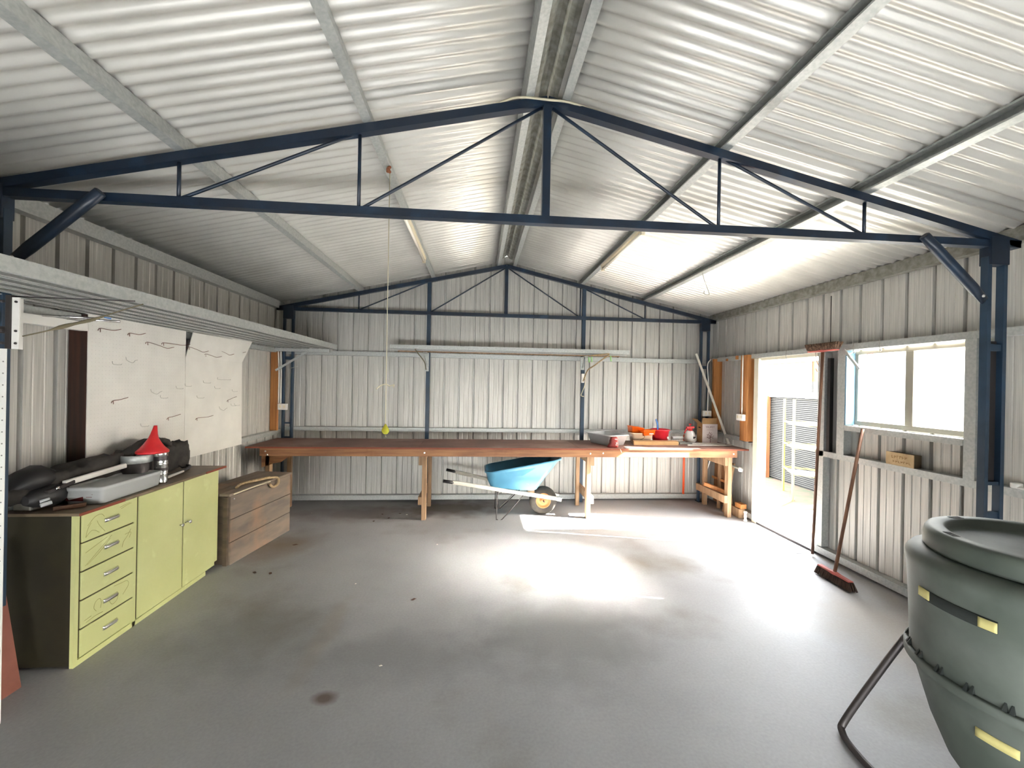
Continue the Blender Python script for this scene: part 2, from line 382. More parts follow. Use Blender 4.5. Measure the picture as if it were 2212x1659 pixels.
# ribbed wall sheets
def profile(s0, s1, ph, pitch):
    """points (s, outward offset) of the ribbed sheet between s0 and s1"""
    pts = []
    k0 = math.floor((s0-ph)/pitch)-1
    for k in range(k0, k0+int((s1-s0)/pitch)+4):
        c = ph+k*pitch
        pts += [(c-.014, 0), (c-.008, .024), (c+.008, .024), (c+.014, 0)]
        for fr in (1/3, 2/3):
            q = c+pitch*fr; pts += [(q-.006, 0), (q, .0028), (q+.006, 0)]
    pts.sort()
    def at(s):
        for (a, oa), (b, ob) in zip(pts, pts[1:]):
            if a <= s <= b: return oa+(ob-oa)*((s-a)/(b-a) if b > a else 0)
        return 0
    return [(s0, at(s0))]+[p for p in pts if s0 < p[0] < s1]+[(s1, at(s1))]
def wall(name, axis, pos, outward, s0, s1, ph, pitch, top, holes=()):
    mb = B('wall'); cuts = sorted({s0, s1, *[h[0] for h in holes], *[h[1] for h in holes]})
    for a, b in zip(cuts, cuts[1:]):
        mid = (a+b)/2; hs = [h for h in holes if h[0] <= mid <= h[1]]
        bands = [(0, None)] if not hs else []
        for h in hs:
            if h[2] > .01: bands.append((0, h[2]))
            bands.append((h[3], None))
        pr = profile(a, b, ph, pitch)
        for z0, z1 in bands:
            rows = [[], []]
            for s_, o_ in pr:
                zt = z1 if z1 is not None else top(s_)
                for r_, z in zip(rows, (z0, zt)):
                    r_.append(Vector((pos+outward*o_, s_, z)) if axis == 'x' else Vector((s_, pos+outward*o_, z)))
            mb.grid(rows, smooth=False)
    return tag(mb.build(name, solid=.001, recalc=False), kind='structure')
wall('wall_right', 'x', XR, 1, YF, YB, 3.466, .1915, lambda s: zr(XR)+.008, [(3.66, 4.51, 0, 1.90), (2.45, 3.335, 1.245, 1.90)])
wall('wall_left', 'x', XL, -1, YF, YB, 2.509, .1900, lambda s: zr(XL)+.008)
wall('wall_back', 'y', YB, 1, XL, XR, -2.21, .1955, lambda s: zr(s)+(.055 if abs(s-XM) < .12 else .004))
wall('wall_front', 'y', YF, -1, XL, XR, -2.21, .1955, lambda s: zr(s)+(.055 if abs(s-XM) < .12 else .004), [FILL_GAP])

# bottom plates
def cprof(h, d, t=.003, lip=.012):
    """C section: web at u=0, flanges along +u, height along v"""
    return [(0, 0), (d, 0), (d, lip), (d-t, lip), (d-t, t), (t, t), (t, h-t), (d-t, h-t), (d-t, h-lip), (d, h-lip), (d, h), (0, h)]
def plate(name, a, b, u):
    return tag(B('galv').prism(cprof(.06, .07), a, b, (u, (0, 0, 1))).build(name), kind='structure')
plate('baseboard_back', (XL+.08, GB, .02), (XR-.08, GB, .02), (0, 1, 0))
plate('baseboard_left', (GL, YF, .02), (GL, GB, .02), (-1, 0, 0))
plate('baseboard_right', (GR, YF, .02), (GR, 3.64, .02), (1, 0, 0))
plate('baseboard_right.001', (GR, 4.53, .02), (GR, GB, .02), (1, 0, 0))

# ------------------------------------------------------------------ steel frame
def truss(y, where, labelled, brace, webs):
    t = thing('roof_truss', labelled, 'truss', (XM, y, 2.43), 'painted steel roof trusses')
    for s in (-1, 1):
        B('navy').bar((XM, y, HA), (XM+s*2.86, y, zc(XM+2.86)), .045, .045).build('top_chord', t)
    B('navy').bar((XM-2.86, y, 2.437), (XM+2.86, y, 2.437), .045, .042).build('bottom_chord', t)
    B('navy').bar((XM, y, 2.45), (XM, y, HA-.01), .042, .042, (0, 1, 0)).build('king_post', t)
    for s in (-1, 1):
        for x in webs:
            B('navy').tube([(XM+s*x, y, 2.45), (XM+s*x, y, zc(XM+x)-.01)], .009).build('web_strut', t)
        B('navy').tube(smooth_path([(XM+s*.03, y, HA-.03), (XM+s*(webs[0]-.04), y, 2.47), (XM+s*webs[0], y, 2.46)], 6), .0085).build('web_diagonal', t)
        B('navy').tube(smooth_path([(XM+s*(webs[0]+.03), y, zc(XM+webs[0])-.02), (XM+s*(webs[1]-.04), y, 2.47), (XM+s*webs[1], y, 2.46)], 6), .0085).build('web_diagonal', t)
        B('navy').box(XM+s*2.715-.062, XM+s*2.715+.062, y-.03, y+.03, 2.31, 2.475).build('gusset_plate', t, bevel=.003)
    return t
truss(2.2, 'near', 'navy steel roof truss nearest the viewer, spanning the middle of the shed', True, (.985, 1.87))
truss(5.33, 'far', 'navy steel roof truss standing against the far ribbed wall', False, (.985, 1.87))

def column(x0, y, side, label, m1='blue_post'):
    """ladder column of two tubes, x0 = centre"""
    t = thing('steel_column', label, 'column', (x0, y, 0), 'twin tube blue columns')
    for dx in (-.052, .052):
        B(m1).box(x0+dx-.0125, x0+dx+.0125, y-.02, y+.02, .008, 2.36).build('column_tube', t, bevel=.002)
    B(m1).box(x0-.04, x0+.04, y-.012, y+.012, 1.0, 1.02).box(x0-.04, x0+.04, y-.012, y+.012, .80, .84).box(x0-.04, x0+.04, y-.012, y+.012, 1.80, 1.84).build('spacer_plate', t)
    B(m1).box(x0-.075, x0+.075, y-.045, y+.045, 0, .008).build('base_plate', t)
    return t
c = column(XM+2.715, 2.2, 1, 'blue twin tube steel column right of the window')
B('steel_dark').box(XM+2.715-.04, XM+2.715+.04, 2.21, 2.215, 1.0, 1.86).build('infill_plate', c)
column(XM-2.715, 2.2, -1, 'blue twin tube steel column at the left edge, beside the slotted upright')
column(XM+2.715, 5.33, 1, 'blue twin tube steel column in the far right corner')
column(XM-2.715, 5.33, -1, 'blue twin tube steel column in the far left corner')
for s, lb in ((1, 'navy pipe knee brace between truss and right column'), (-1, 'navy pipe knee brace between truss and left column')):
    a = Vector((XM+s*2.21, 2.145, 2.425)); b = Vector((XM+s*2.56, 2.145, 2.105)); d = (b-a).normalized()
    mb = B('navy'); rings = []
    for p, rx, ry in ((a-d*.03, .022, .018), (a-d*.026, .027, .022), (a+d*.08, .027, .026), (b-d*.08, .027, .026), (b-d*.02, .029, .012), (b+d*.03, .03, .006)):
        sdv = d.cross(Vector((0, 1, 0))).normalized()
        rings.append([p+sdv*rx*math.cos(2*PI*k/14)+Vector((0, 1, 0))*ry*math.sin(2*PI*k/14) for k in range(14)])
    o = mb.loft(rings).build('knee_brace'); tag(o, lb, 'brace', 'pipe knee braces')
    B('screw').lathe([(.008, 0), (.008, .01)], (b.x-.004, 2.13, b.z+.004), 10, axis='y').build('bolt', o)
for x, lb in ((-.645, 'slim navy wall post left of the centre of the far wall'), (1.382, 'slim navy wall post right of the centre of the far wall')):
    t = thing('wall_post', lb, 'post', (x, 5.33, 0), 'slim posts on the far wall')
    B('blue_post').box(x-.024, x+.024, 5.315, 5.355, .0, zc(x)-.02).build('post_tube', t, bevel=.003)

def purlin(x, lb, y0=YF, y1=YB-.01, h=.08):
    side = 1 if x > XM-.05 else -1
    zb = zc(x)+PUR; u = Vector((side, 0, -SL)).normalized(); v = Vector((SL*side, 0, 1)).normalized()
    if side < 0: u = Vector((-1, 0, -SL)).normalized()
    if x > 0:      # these open towards the left
        a_ = Vector((x, 0, zb))+u*.045; u = -u
        mb = B('galv').prism(cprof(h, .045, .003, .012), (a_.x, y0, a_.z), (a_.x, y1, a_.z), (u, v))
    else: mb = B('galv').prism(cprof(h, .045, .003, .012), (x, y0, zb), (x, y1, zb), (u, v))
    tag(mb.build('purlin'), lb, 'purlin', 'roof purlins')
purlin(.27, 'galvanised ridge purlin just left of the ridge gap'); purlin(.425, 'galvanised ridge purlin just right of the ridge gap')
purlin(-.575, 'galvanised purlin on the left slope carrying the left fluorescent light')
purlin(-1.49, 'galvanised purlin lower on the left slope, halfway to the eave')
purlin(1.33, 'galvanised purlin on the right slope carrying the right fluorescent light')
purlin(2.19, 'galvanised purlin lower on the right slope, above the white door opening')
for s, lb in ((1, 'galvanised eave channel along the top of the right wall'), (-1, 'galvanised eave channel along the top of the left wall')):
    g = GR if s > 0 else GL; z0 = 2.46 if s > 0 else 2.44
    tag(B('galv_dark' if s > 0 else 'galv').prism(cprof(.09, .07), (g, YF, z0), (g, YB-.02, z0), ((s, 0, 0), (0, 0, 1))).build('eave_channel'), lb, 'purlin')

def girt(axis, pos, out, z, a, b, lb, h=.05, m_='galv', grp='wall girts'):
    if axis == 'x': A, Bq, u = (pos, a, z), (pos, b, z), (out, 0, 0)
    else: A, Bq, u = (a, pos, z), (b, pos, z), (0, out, 0)
    return tag(B(m_).prism(cprof(h, .068), A, Bq, (u, (0, 0, 1))).build('wall_girt'), lb, 'girt', grp)
girt('x', GR, 1, 1.900, YF, GB, 'galvanised girt along the right wall over door and window')
girt('x', GR, 1, .930, YF, 3.635, 'galvanised girt on the right wall carrying the small old box')
girt('x', GR, 1, .90, 4.60, GB, 'short galvanised girt on the right wall beside the workbench')
girt('x', GL, -1, 1.885, YF, 5.30, 'galvanised girt on the left wall behind the steel shelf')
girt('x', GL, -1, .87, YF, GB, 'galvanised girt low on the left wall behind the cabinet')
girt('y', GB, 1, 1.875, XL+.08, XR-.08, 'galvanised girt on the far wall at shelf height', .055)
girt('y', GB, 1, .905, XL+.08, XR-.08, 'galvanised girt on the far wall just above the workbench', .048)

# ------------------------------------------------------------------ window
win = thing('window_1', None, None, (XR, 2.885, 1.27), kind='structure')
fx0, fx1 = XR+.012, XR+.05
def wf(name, *a): B('win_frame').box(*a).build(name, win, bevel=.003)
wf('window_frame', fx0, fx1, 2.45, 3.335, 1.86, 1.90); wf('window_frame', fx0, fx1, 2.45, 3.335, 1.245, 1.285)
wf('window_frame', fx0, fx1, 3.295, 3.335, 1.285, 1.86); wf('window_frame', fx0, fx1, 2.45, 2.475, 1.285, 1.86)
wf('window_mullion', fx0-.004, fx1, 2.84, 2.90, 1.285, 1.86)
for y0, y1 in ((2.475, 2.845), (2.895, 3.295)):
    B('glass').grid([[Vector((fx0+.02, y, z)) for y in (y0, y1)] for z in (1.285, 1.86)]).build('pane', win, recalc=False)
B('blue_reveal').box(GR+.002, XR+.011, 3.322, 3.334, 1.245, 1.895).build('window_reveal', win)  # thin plate added to carry the sky tint
# reveal, studs, sills around the opening
def stud(name, m_, *a, lb=None): return tag(B(m_).box(*a).build(name, bevel=.002), lb, 'wall stud')
stud('wall_stud', 'galv', GR, GR+.07, 3.335, 3.41, .98, 1.90, lb='galvanised stud between the doorway and the window')
stud('wall_stud', 'galv', GR, GR+.07, 3.545, 3.62, .09, 1.895, lb='galvanised stud on the right side of the doorway')
stud('wall_stud', 'galv', GR, GR+.07, 2.385, 2.45, .98, 1.90, lb='galvanised stud between the window and the blue column')
tag(B('galv').prism(cprof(.045, .085), (GR, 2.452, 1.195), (GR, 3.333, 1.195), ((1, 0, 0), (0, 0, 1))).build('window_sill_channel'), 'galvanised channel forming the sill under the window', 'sill')
tag(B('galv').bar((3.19, 3.33, 1.90), (3.19, 3.18, 1.725), .012, .02).build('corner_strut'), 'short diagonal steel strut at the upper left window corner', 'strut')

# ------------------------------------------------------------------ doorway
dr = thing('door_1', None, None, (XR, 4.07, 0), kind='structure')
B('frame_cream').box(GR-.005, XR+.03, 4.44, 4.515, 0, 1.895).build('door_frame', dr, bevel=.002)
B('galv').box(GR+.04, XR+.03, 3.625, 3.665, 0, 1.895).build('door_frame', dr, bevel=.002)
B('frame_cream').box(GR+.03, XR+.03, 3.665, 4.44, 1.87, 1.90).build('door_frame', dr)
B('steel_dark').box(GR+.0, GR+.035, 3.64, 4.44, .0, .02).m('galv_dark').box(GR+.035, XR+.04, 3.64, 4.5, .0, .016).build('threshold', dr)
leaf = B('wall').box(XR+.04, XR+.86, 3.665, 3.70, .04, 1.88).build('door_leaf', dr, bevel=.003)
B('galv').lathe([(.018, 0), (.018, .05), (.024, .055), (.024, .08), (.006, .085)], (XR+.80, 3.71, .95), 12, axis='y').build('door_knob', leaf)

# ------------------------------------------------------------------ timber posts, conduits, outlets
tag(B('timber_dark').box(XL+.004, GL+.035, 2.772, 2.80, .90, 1.935).build('timber_post', bevel=.002), 'dark brown timber post at the near edge of the white pegboard', 'post')
tag(B('timber').box(XL+.006, GL+.015, 5.262, 5.305, .92, 1.925).build('timber_post', bevel=.003), 'orange timber post in the left corner above the workbench', 'post')
tag(B('timber').box(GR-.045, XR-.004, 5.262, 5.30, .98, 1.935).build('timber_post', bevel=.003), 'orange timber post in the right corner behind the carton', 'post')
tag(B('timber').box(GR-.045, XR-.004, 4.575, 4.70, .92, 1.945).build('timber_post', bevel=.003), 'wide orange timber post beside the doorway', 'post')
def conduit(name, pts, lb): return tag(B('white_pl').tube(smooth_path(pts, 5), .007, 8).build(name), lb, 'conduit')
conduit('conduit', [(-2.455, 5.25, 1.90), (-2.44, 5.245, 1.6), (-2.44, 5.245, 1.26)], 'thin white conduit running down the left corner timber')
conduit('conduit', [(-2.425, 5.25, 1.90), (-2.415, 5.245, 1.6), (-2.415, 5.245, 1.26)], 'second thin white conduit beside the blue left corner column')
conduit('conduit', [(3.11, 5.25, 1.93), (3.06, 5.245, 1.85), (3.075, 5.245, 1.6), (3.07, 5.245, 1.23)], 'white conduit looping down behind the leaning white pole')
conduit('conduit', [(3.145, 4.64, 1.945), (3.145, 4.64, 1.6), (3.145, 4.64, 1.24)], 'white conduit on the orange post beside the doorway')
def outlet(x, y, z, ax, lb):
    t = thing('power_outlet', lb, 'power outlet', (x, y, z), 'white power outlets')
    if ax == 'y':
        B('white_pl').box(x-.055, x+.055, y-.035, y, z-.037, z+.037).build('outlet_box', t, bevel=.004)
        for q in (-.035, .012): B('lamp_body').box(x+q, x+q+.023, y-.039, y-.034, z-.01, z+.02).build('switch', t)
    else:
        B('white_pl').box(x-.04, x, y-.06, y+.06, z-.037, z+.037).build('outlet_box', t, bevel=.004)
        for q in (-.035, .012): B('lamp_body').box(x-.044, x-.039, y+q, y+q+.023, z-.01, z+.02).build('switch', t)
outlet(-2.385, 5.258, 1.215, 'y', 'white power outlet on the left corner timber')
outlet(3.06, 5.258, 1.20, 'y', 'cream power outlet in the right corner above the carton')
outlet(3.155, 4.645, 1.20, 'x', 'white power outlet on the orange post by the doorway')

# ------------------------------------------------------------------ fluorescent lights, cable, small roof items
def batten(x, y0, y1, zt, lb):
    t = thing('fluorescent_light', lb, 'light', (x, y0, zt), 'fluorescent batten lights')
    B('lamp_body').box(x-.022, x+.022, y0, y1, zt-.03, zt).build('lamp_body', t, bevel=.004)
    for a_ in (y0, y1-.025): B('lamp_body').box(x-.016, x+.016, a_, a_+.025, zt-.07, zt-.028).build('lamp_holder', t)
    B('tube_glass').tube([(x, y0+.02, zt-.05), (x, y1-.02, zt-.05)], .014, 12).build('lamp_tube', t)
batten(-.60, 3.25, 4.45, zc(-.60)+PUR-.001, 'unlit fluorescent batten under the purlin left of the ridge')
batten(1.345, 3.3, 4.42, zc(1.345)+PUR-.001, 'unlit fluorescent batten under the purlin right of the ridge')
tag(B('cord').tube(smooth_path([(-.53, 2.2, 2.90), (-.42, 2.2, 2.93), (-.2, 2.2, 2.985), (.05, 2.19, 3.04), (.18, 2.17, 3.075), (.34, 2.16, 3.068), (.46, 2.17, 3.07), (.6, 2.19, 3.05), (.9, 2.2, 2.98), (1.2, 2.2, 2.915)], 5), .006, 6).build('electric_cable'),
    'cream electric cable lying along the top of the near truss', 'cable')
mb = B('nest')
for i in range(9):
    p = Vector((-.577, 2.62, 2.878))+Vector((random.uniform(-.013, .013), random.uniform(-.016, .016), random.uniform(-.012, .014)))
    mb.lathe([(.001, -.010), (.008, -.006), (.010, 0), (.008, .006), (.001, .009)], p, 8)
tag(mb.build('wasp_nest'), 'small brown mud wasp nest stuck to the left purlin', 'wasp nest')

# rope with ball hung from the roof
rx, ry = -.588, 2.68
t = thing('parking_ball', 'lime felt ball tied on a cord hanging from the roof above the bench', 'hanging ball', (rx, ry, 2.9))
B('cord').tube([(rx, ry, zc(rx)+PUR), (rx, ry, 2.0), (rx+.001, ry, 1.275)], .0028, 5).build('cord', t)
bc = Vector((rx+.001, ry, 1.238))
B('ball').lathe([(.001, -.027), (.014, -.023), (.022, -.011), (.024, 0), (.021, .010), (.014, .021), (.008, .032), (.004, .04)], bc, 16).build('ball', t)
B('cord').tube(smooth_path([bc+Vector((-.062, 0, .262)), bc+Vector((-.035, 0, .285)), bc+Vector((0, -.003, .295)), bc+Vector((.022, 0, .285)), bc+Vector((.05, 0, .292)), bc+Vector((.044, 0, .275))], 5), .004, 5).build('knot', t)
B('cord').tube([bc+Vector((.0, 0, -.03)), bc+Vector((.006, 0, -.045))], .003, 5).build('cord_tail', t)

def s_hook(pts, lb, name='wire_hook'): return tag(B('wire_grey').tube(smooth_path(pts, 6), .003, 6).build(name), lb, 'hook')
s_hook([(2.20, 3.9, 2.70), (2.205, 3.9, 2.675), (2.23, 3.9, 2.60), (2.275, 3.9, 2.49), (2.27, 3.9, 2.475), (2.25, 3.9, 2.47), (2.225, 3.9, 2.482), (2.225, 3.9, 2.51)], 'long bent wire hook hanging from the lower right purlin')
s_hook([(3.185, 3.62, 1.92), (3.18, 3.625, 1.895), (3.17, 3.59, 1.80), (3.165, 3.545, 1.745), (3.165, 3.56, 1.72), (3.165, 3.585, 1.72), (3.165, 3.60, 1.745)], 'bent wire hook hanging over the top of the doorway')
for y, lb in ((4.02, 'tiny wire hook on the girt above the doorway, nearest the orange post'), (3.25, 'small wire hook on the girt at the left end of the window'), (3.02, 'small wire hook on the girt above the left window pane')):
    s_hook([(3.20, y, 1.955), (3.195, y, 1.93), (3.19, y-.01, 1.88), (3.185, y-.02, 1.865), (3.185, y-.03, 1.88)], lb)
tag(B('timber').box(3.19, 3.204, 5.02, 5.05, 1.895, 1.925).build('wood_chip'), 'small wood chip stuck on the right girt, nearer the corner', 'wood chip')
tag(B('timber').box(3.19, 3.204, 4.81, 4.85, 1.905, 1.95).build('wood_chip'), 'larger wood chip stuck on the right girt, nearer the doorway', 'wood chip')
# vine outside the glass of the window
mb = B('wire'); vy = 3.17
for pts in ([(3.27, vy+.03, 1.84), (3.27, vy+.02, 1.86), (3.27, vy-.03, 1.855), (3.27, vy-.035, 1.82)], [(3.27, vy, 1.79), (3.27, vy-.01, 1.77)], [(3.27, vy+.045, 1.745), (3.27, vy+.02, 1.78)], [(3.27, vy-.025, 1.735), (3.27, vy+.015, 1.70), (3.27, vy+.03, 1.66)]):
    mb.tube(smooth_path(pts, 4), .0028, 5)
tag(mb.build('dry_twig'), 'broken dry twigs clinging to the left window pane', 'twig')

# ------------------------------------------------------------------ pegboard on the left wall
pg = thing('pegboard', 'large white pegboard in two sheets with a dark gap at the top', 'pegboard', (-2.44, 3.6, .87))
def sheet(yz, name, bend=0):
    mb = MB(); mb.m('peg'); front = [Vector((-2.440+(b_ if len(q) > 2 else 0), q[0], q[1])) for q in yz for b_ in [q[2] if len(q) > 2 else 0]]
    back = [p+Vector((-.006, 0, 0)) for p in front]
    mb.loft([back, front], smooth=False)
    return mb.build(name, pg)
sheet([(2.775, .87), (3.632, .87), (3.632, 1.97), (2.775, 1.97)], 'pegboard_sheet')
sheet([(3.636, .87), (4.47, .87), (4.455, 1.72, .0), (4.50, 1.80, .012), (4.60, 1.97, .03), (3.72, 1.97, .01), (3.636, 1.72)], 'pegboard_sheet')
# perforations
mb = B('wire_grey')
for iy in range(34):
    for iz in range(42):
        y = 2.80+iy*.025; z = .90+iz*.0255
        if y < 3.62 and z < 1.95:
            v = [mb.bm.verts.new((-2.4394, y+.0017*math.cos(a), z+.0017*math.sin(a))) for a in (0, PI/2, PI, 3*PI/2)]; mb.face(v)
o = mb.build('perforation', pg); o['kind'] = 'stuff'
tag(B('blue').box(-2.4385, -2.437, 2.88, 2.93, 1.93, 1.945).build('blue_label', pg), 'small blue-green sticker')
# hooks
hk = [(2.842, 1.857, .12, 0, 'a'), (3.065, 1.854, .10, 0, 'a'), (3.224, 1.808, .22, -.03, 'a'), (3.377, 1.818, .25, 0, 'a'), (3.66, 1.81, .20, -.03, 'a'), (3.87, 1.765, .18, -.02, 'a'), (4.072, 1.81, .17, -.03, 'a'), (4.368, 1.818, .08, 0, 'a'),
      (2.944, 1.64, .03, 0, 'b'), (3.049, 1.67, .03, 0, 'c'), (3.27, 1.445, .04, 0, 'c'), (3.363, 1.40, .03, 0, 'b'), (2.946, 1.386, .08, .01, 'a'), (3.184, 1.20, .03, 0, 'b'), (3.44, 1.232, .09, .01, 'a'), (3.771, 1.20, .17, 0, 'a'),
      (3.528, 1.47, .03, 0, 'b'), (3.627, 1.489, .03, 0, 'b'), (3.855, 1.516, .05, .02, 'b'), (4.056, 1.547, .14, 0, 'b'), (4.012, 1.465, .03, 0, 'b'), (4.285, 1.431, .03, 0, 'b'), (3.776, 1.385, .04, 0, 'b'), (4.088, 1.268, .04, 0, 'c'), (4.21, 1.339, .09, .02, 'a'), (4.27, 1.29, .03, 0, 'b'), (4.33, 1.29, .03, 0, 'b')]
pos_word = {'a': 'long rusty wire hook', 'b': 'short grey wire hook', 'c': 'small looped wire hook'}
hook_list = []
for i, (y, z, ln, dz, k) in enumerate(hk):
    mb = B('wire' if k == 'a' else 'wire_grey')
    if k == 'a':
        mb.tube(smooth_path([(-2.445, y, z-.02), (-2.432, y, z), (-2.43, y+ln*.5, z+dz*.5), (-2.428, y+ln*.85, z+dz), (-2.40, y+ln, z+dz+.012)], 4), .0021, 5)
        mb.tube([(-2.436, y+.008, z), (-2.436, y+.010, z-.022)], .002, 5)
    elif k == 'b':
        mb.tube(smooth_path([(-2.438, y, z+.012), (-2.43, y, z-.008), (-2.41, y+ln, z-.01), (-2.405, y+ln, z-.004)], 4), .0015, 5)
    else:
        mb.tube(smooth_path([(-2.438, y, z+.015), (-2.43, y, z-.006), (-2.41, y+.02, z-.022), (-2.40, y+ln, z-.006), (-2.40, y+ln+.02, z)], 4), .0015, 5)
    ref = 'left sheet' if y < 3.63 else 'right sheet'
    hgt = 'near the top of' if z > 1.75 else 'high on' if z > 1.58 else 'at mid height on' if z > 1.33 else 'low on'
    gr = f'{pos_word[k]}s {hgt} the {ref}'
    hook_list.append((mb.build('pegboard_hook'), k, ref, hgt, y))

ordw = ['first', 'second', 'third', 'fourth', 'fifth', 'sixth', 'seventh']
for ref in ('left sheet', 'right sheet'):
    for hgt in ('near the top of', 'high on', 'at mid height on', 'low on'):
        for k in 'abc':
            row = sorted([h for h in hook_list if h[1] == k and h[2] == ref and h[3] == hgt], key=lambda h: h[4])
            for n_, h in enumerate(row):
                if len(row) == 1: lab = f'the only {pos_word[k]} {hgt} the pegboard {ref}'
                else: lab = f'{pos_word[k]} {hgt} the pegboard {ref}, {ordw[n_]} from the left'
                tag(h[0], lab, 'hook', 'wire hooks on the pegboard')
# ------------------------------------------------------------------ steel shelf (channels) along the left wall
ch_labels = ['outermost, bright edged steel channel of the high left shelf', 'second steel channel in from the edge of the left shelf', 'third steel channel in, underside of the left shelf',
             'fourth steel channel in, underside of the left shelf', 'fifth steel channel in, over the pegboard top', 'innermost steel channel of the left shelf against the wall']
for i in range(6):
    x0 = -1.775-.112*i
    y1 = 5.30-.03*(i % 3); y0 = 1.0
    tp = .062 if i == 0 else .045
    prof = [(0, 0), (0, tp), (-.1, tp), (-.1, 0), (-.084, 0), (-.084, .003), (-.097, .003), (-.097, tp-.003), (-.003, tp-.003), (-.003, .003), (-.020, .003), (-.020, 0)]
    mb = B('galv').prism(prof, (x0, y0, 1.938), (x0, y1, 1.938), ((1, 0, 0), (0, 0, 1)))
    tag(mb.build('steel_channel'), ch_labels[i], 'steel channel', 'steel channels laid as a shelf')
def arm(y, lb, grp='shelf brackets of the left shelf'):
    t = thing('shelf_bracket', lb, 'bracket', (-2.4, y, 1.9), grp)
    B('galv').box(-2.475, -1.83, y-.02, y+.02, 1.895, 1.937).build('bracket_arm', t, bevel=.002)
    B('galv').bar((-2.10, y, 1.90), (-2.47, y, 1.66), .025, .004, (0, 1, 0)).build('bracket_brace', t)
arm(5.22, 'galvanised shelf bracket under the far end of the left shelf')
# near-left upright: slotted white angle, dark clamp and bracket
t = thing('slotted_upright', 'white perforated steel upright standing at the left edge of the picture', 'upright', (-2.1, 2.0, 0))
B('white_pl').box(-2.155, -2.085, 1.99, 1.994, 0, 1.665).box(-2.155, -2.151, 1.994, 2.03, 0, 1.665).build('angle_bar', t)
mb = B('galv_dark')
for k in range(30):
    z = .1+k*.052
    for dx in ((-2.095,) if k % 3 else (-2.095, -2.12)): mb.lathe([(.0032, 0), (.0032, .0012)], (dx, 1.9885, z), 6, axis='y')
o = mb.build('slot_hole', t); o['kind'] = 'stuff'
t = thing('upright_bracket', 'white bolted bracket on a dark steel bar under the left shelf', 'bracket', (-2.08, 2.01, 1.66))
B('white_pl').box(-2.068, -2.045, 2.0, 2.005, 1.665, 1.895).box(-2.075, -2.068, 2.0, 2.04, 1.665, 1.895).build('bracket_plate', t)
B('steel_dark').box(-2.098, -2.076, 1.995, 2.02, 1.665, 1.905).build('bracket_bar', t, bevel=.002)
mb = B('steel_dark')
for z in (1.875, 1.745, 1.69): mb.lathe([(.005, 0), (.005, .006)], (-2.056, 1.995, z), 8, axis='y').lathe([(.007, 0), (.007, .012)], (-2.11, 1.99, z), 6, axis='x')
mb.build('bolt', t)
B('steel_dark').box(-2.30, -2.098, 2.0, 2.02, 1.735, 1.765).build('cross_bar', t)
tag(B('strap').tube(smooth_path([(-2.06, 2.03, 1.725), (-1.99, 2.06, 1.755), (-1.93, 2.1, 1.79), (-1.86, 2.14, 1.825), (-1.80, 2.2, 1.875), (-1.72, 2.25, 1.925)], 5), [.003]*6+[.004, .007, .010, .010, .009, .007, .007, .008, .009, .008, .006, .004]+[.003]*8, 6).build('tie_strap'),
    'twisted grey green strap tying the upright to the left shelf', 'strap')
tag(B('steel_dark').tube([(-2.09, 2.01, 1.90), (-1.72, 2.2, 1.93)], .003, 5).build('tie_wire'), 'thin taut wire under the near end of the left shelf', 'wire')
for i, (y, lb) in enumerate(((2.42, 'pale metal rod tucked under the left shelf, nearer one'), (2.52, 'pale metal rod tucked under the left shelf, farther one'))):
    t = tag(B('chrome').tube([(-2.36+.03*i, y, 1.875), (-2.16+.03*i, y+.1, 1.878)], .007, 8).build('metal_rod'), lb, 'rod')
tag(B('white_pl').box(GL-.0, GL+.05, 2.2, 2.76, 1.83, 1.883).build('wall_batten'), 'pale batten fixed to the left wall girt beside the pegboard', 'batten')
tag(B('red_board').bar((-2.24, 2.15, 0.0), (-2.36, 2.16, .66), .02, .14, (0, 1, 0)).build('leaning_board'), 'red-brown board leaning between the white upright and the green cabinet', 'board')

# ------------------------------------------------------------------ green cabinet
cb = thing('drawer_cabinet', 'lime green wooden cabinet with five drawers and two doors', 'cabinet', (-2.3, 2.95, 0))
CX = -2.108
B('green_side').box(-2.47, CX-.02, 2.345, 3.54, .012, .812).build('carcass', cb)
B('green').box(CX-.02, CX, 2.345, 2.368, .0, .812).box(CX-.02, CX, 2.368, 3.54, .806, .812).box(CX-.02, CX, 2.716, 2.737, .0, .812).box(CX-.02, CX, 3.50, 3.54, .06, .812).box(CX-.02, CX, 2.368, 3.40, .0, .03).box(CX-.02, CX-.012, 2.368, 3.50, .03, .806).build('face_frame', cb)
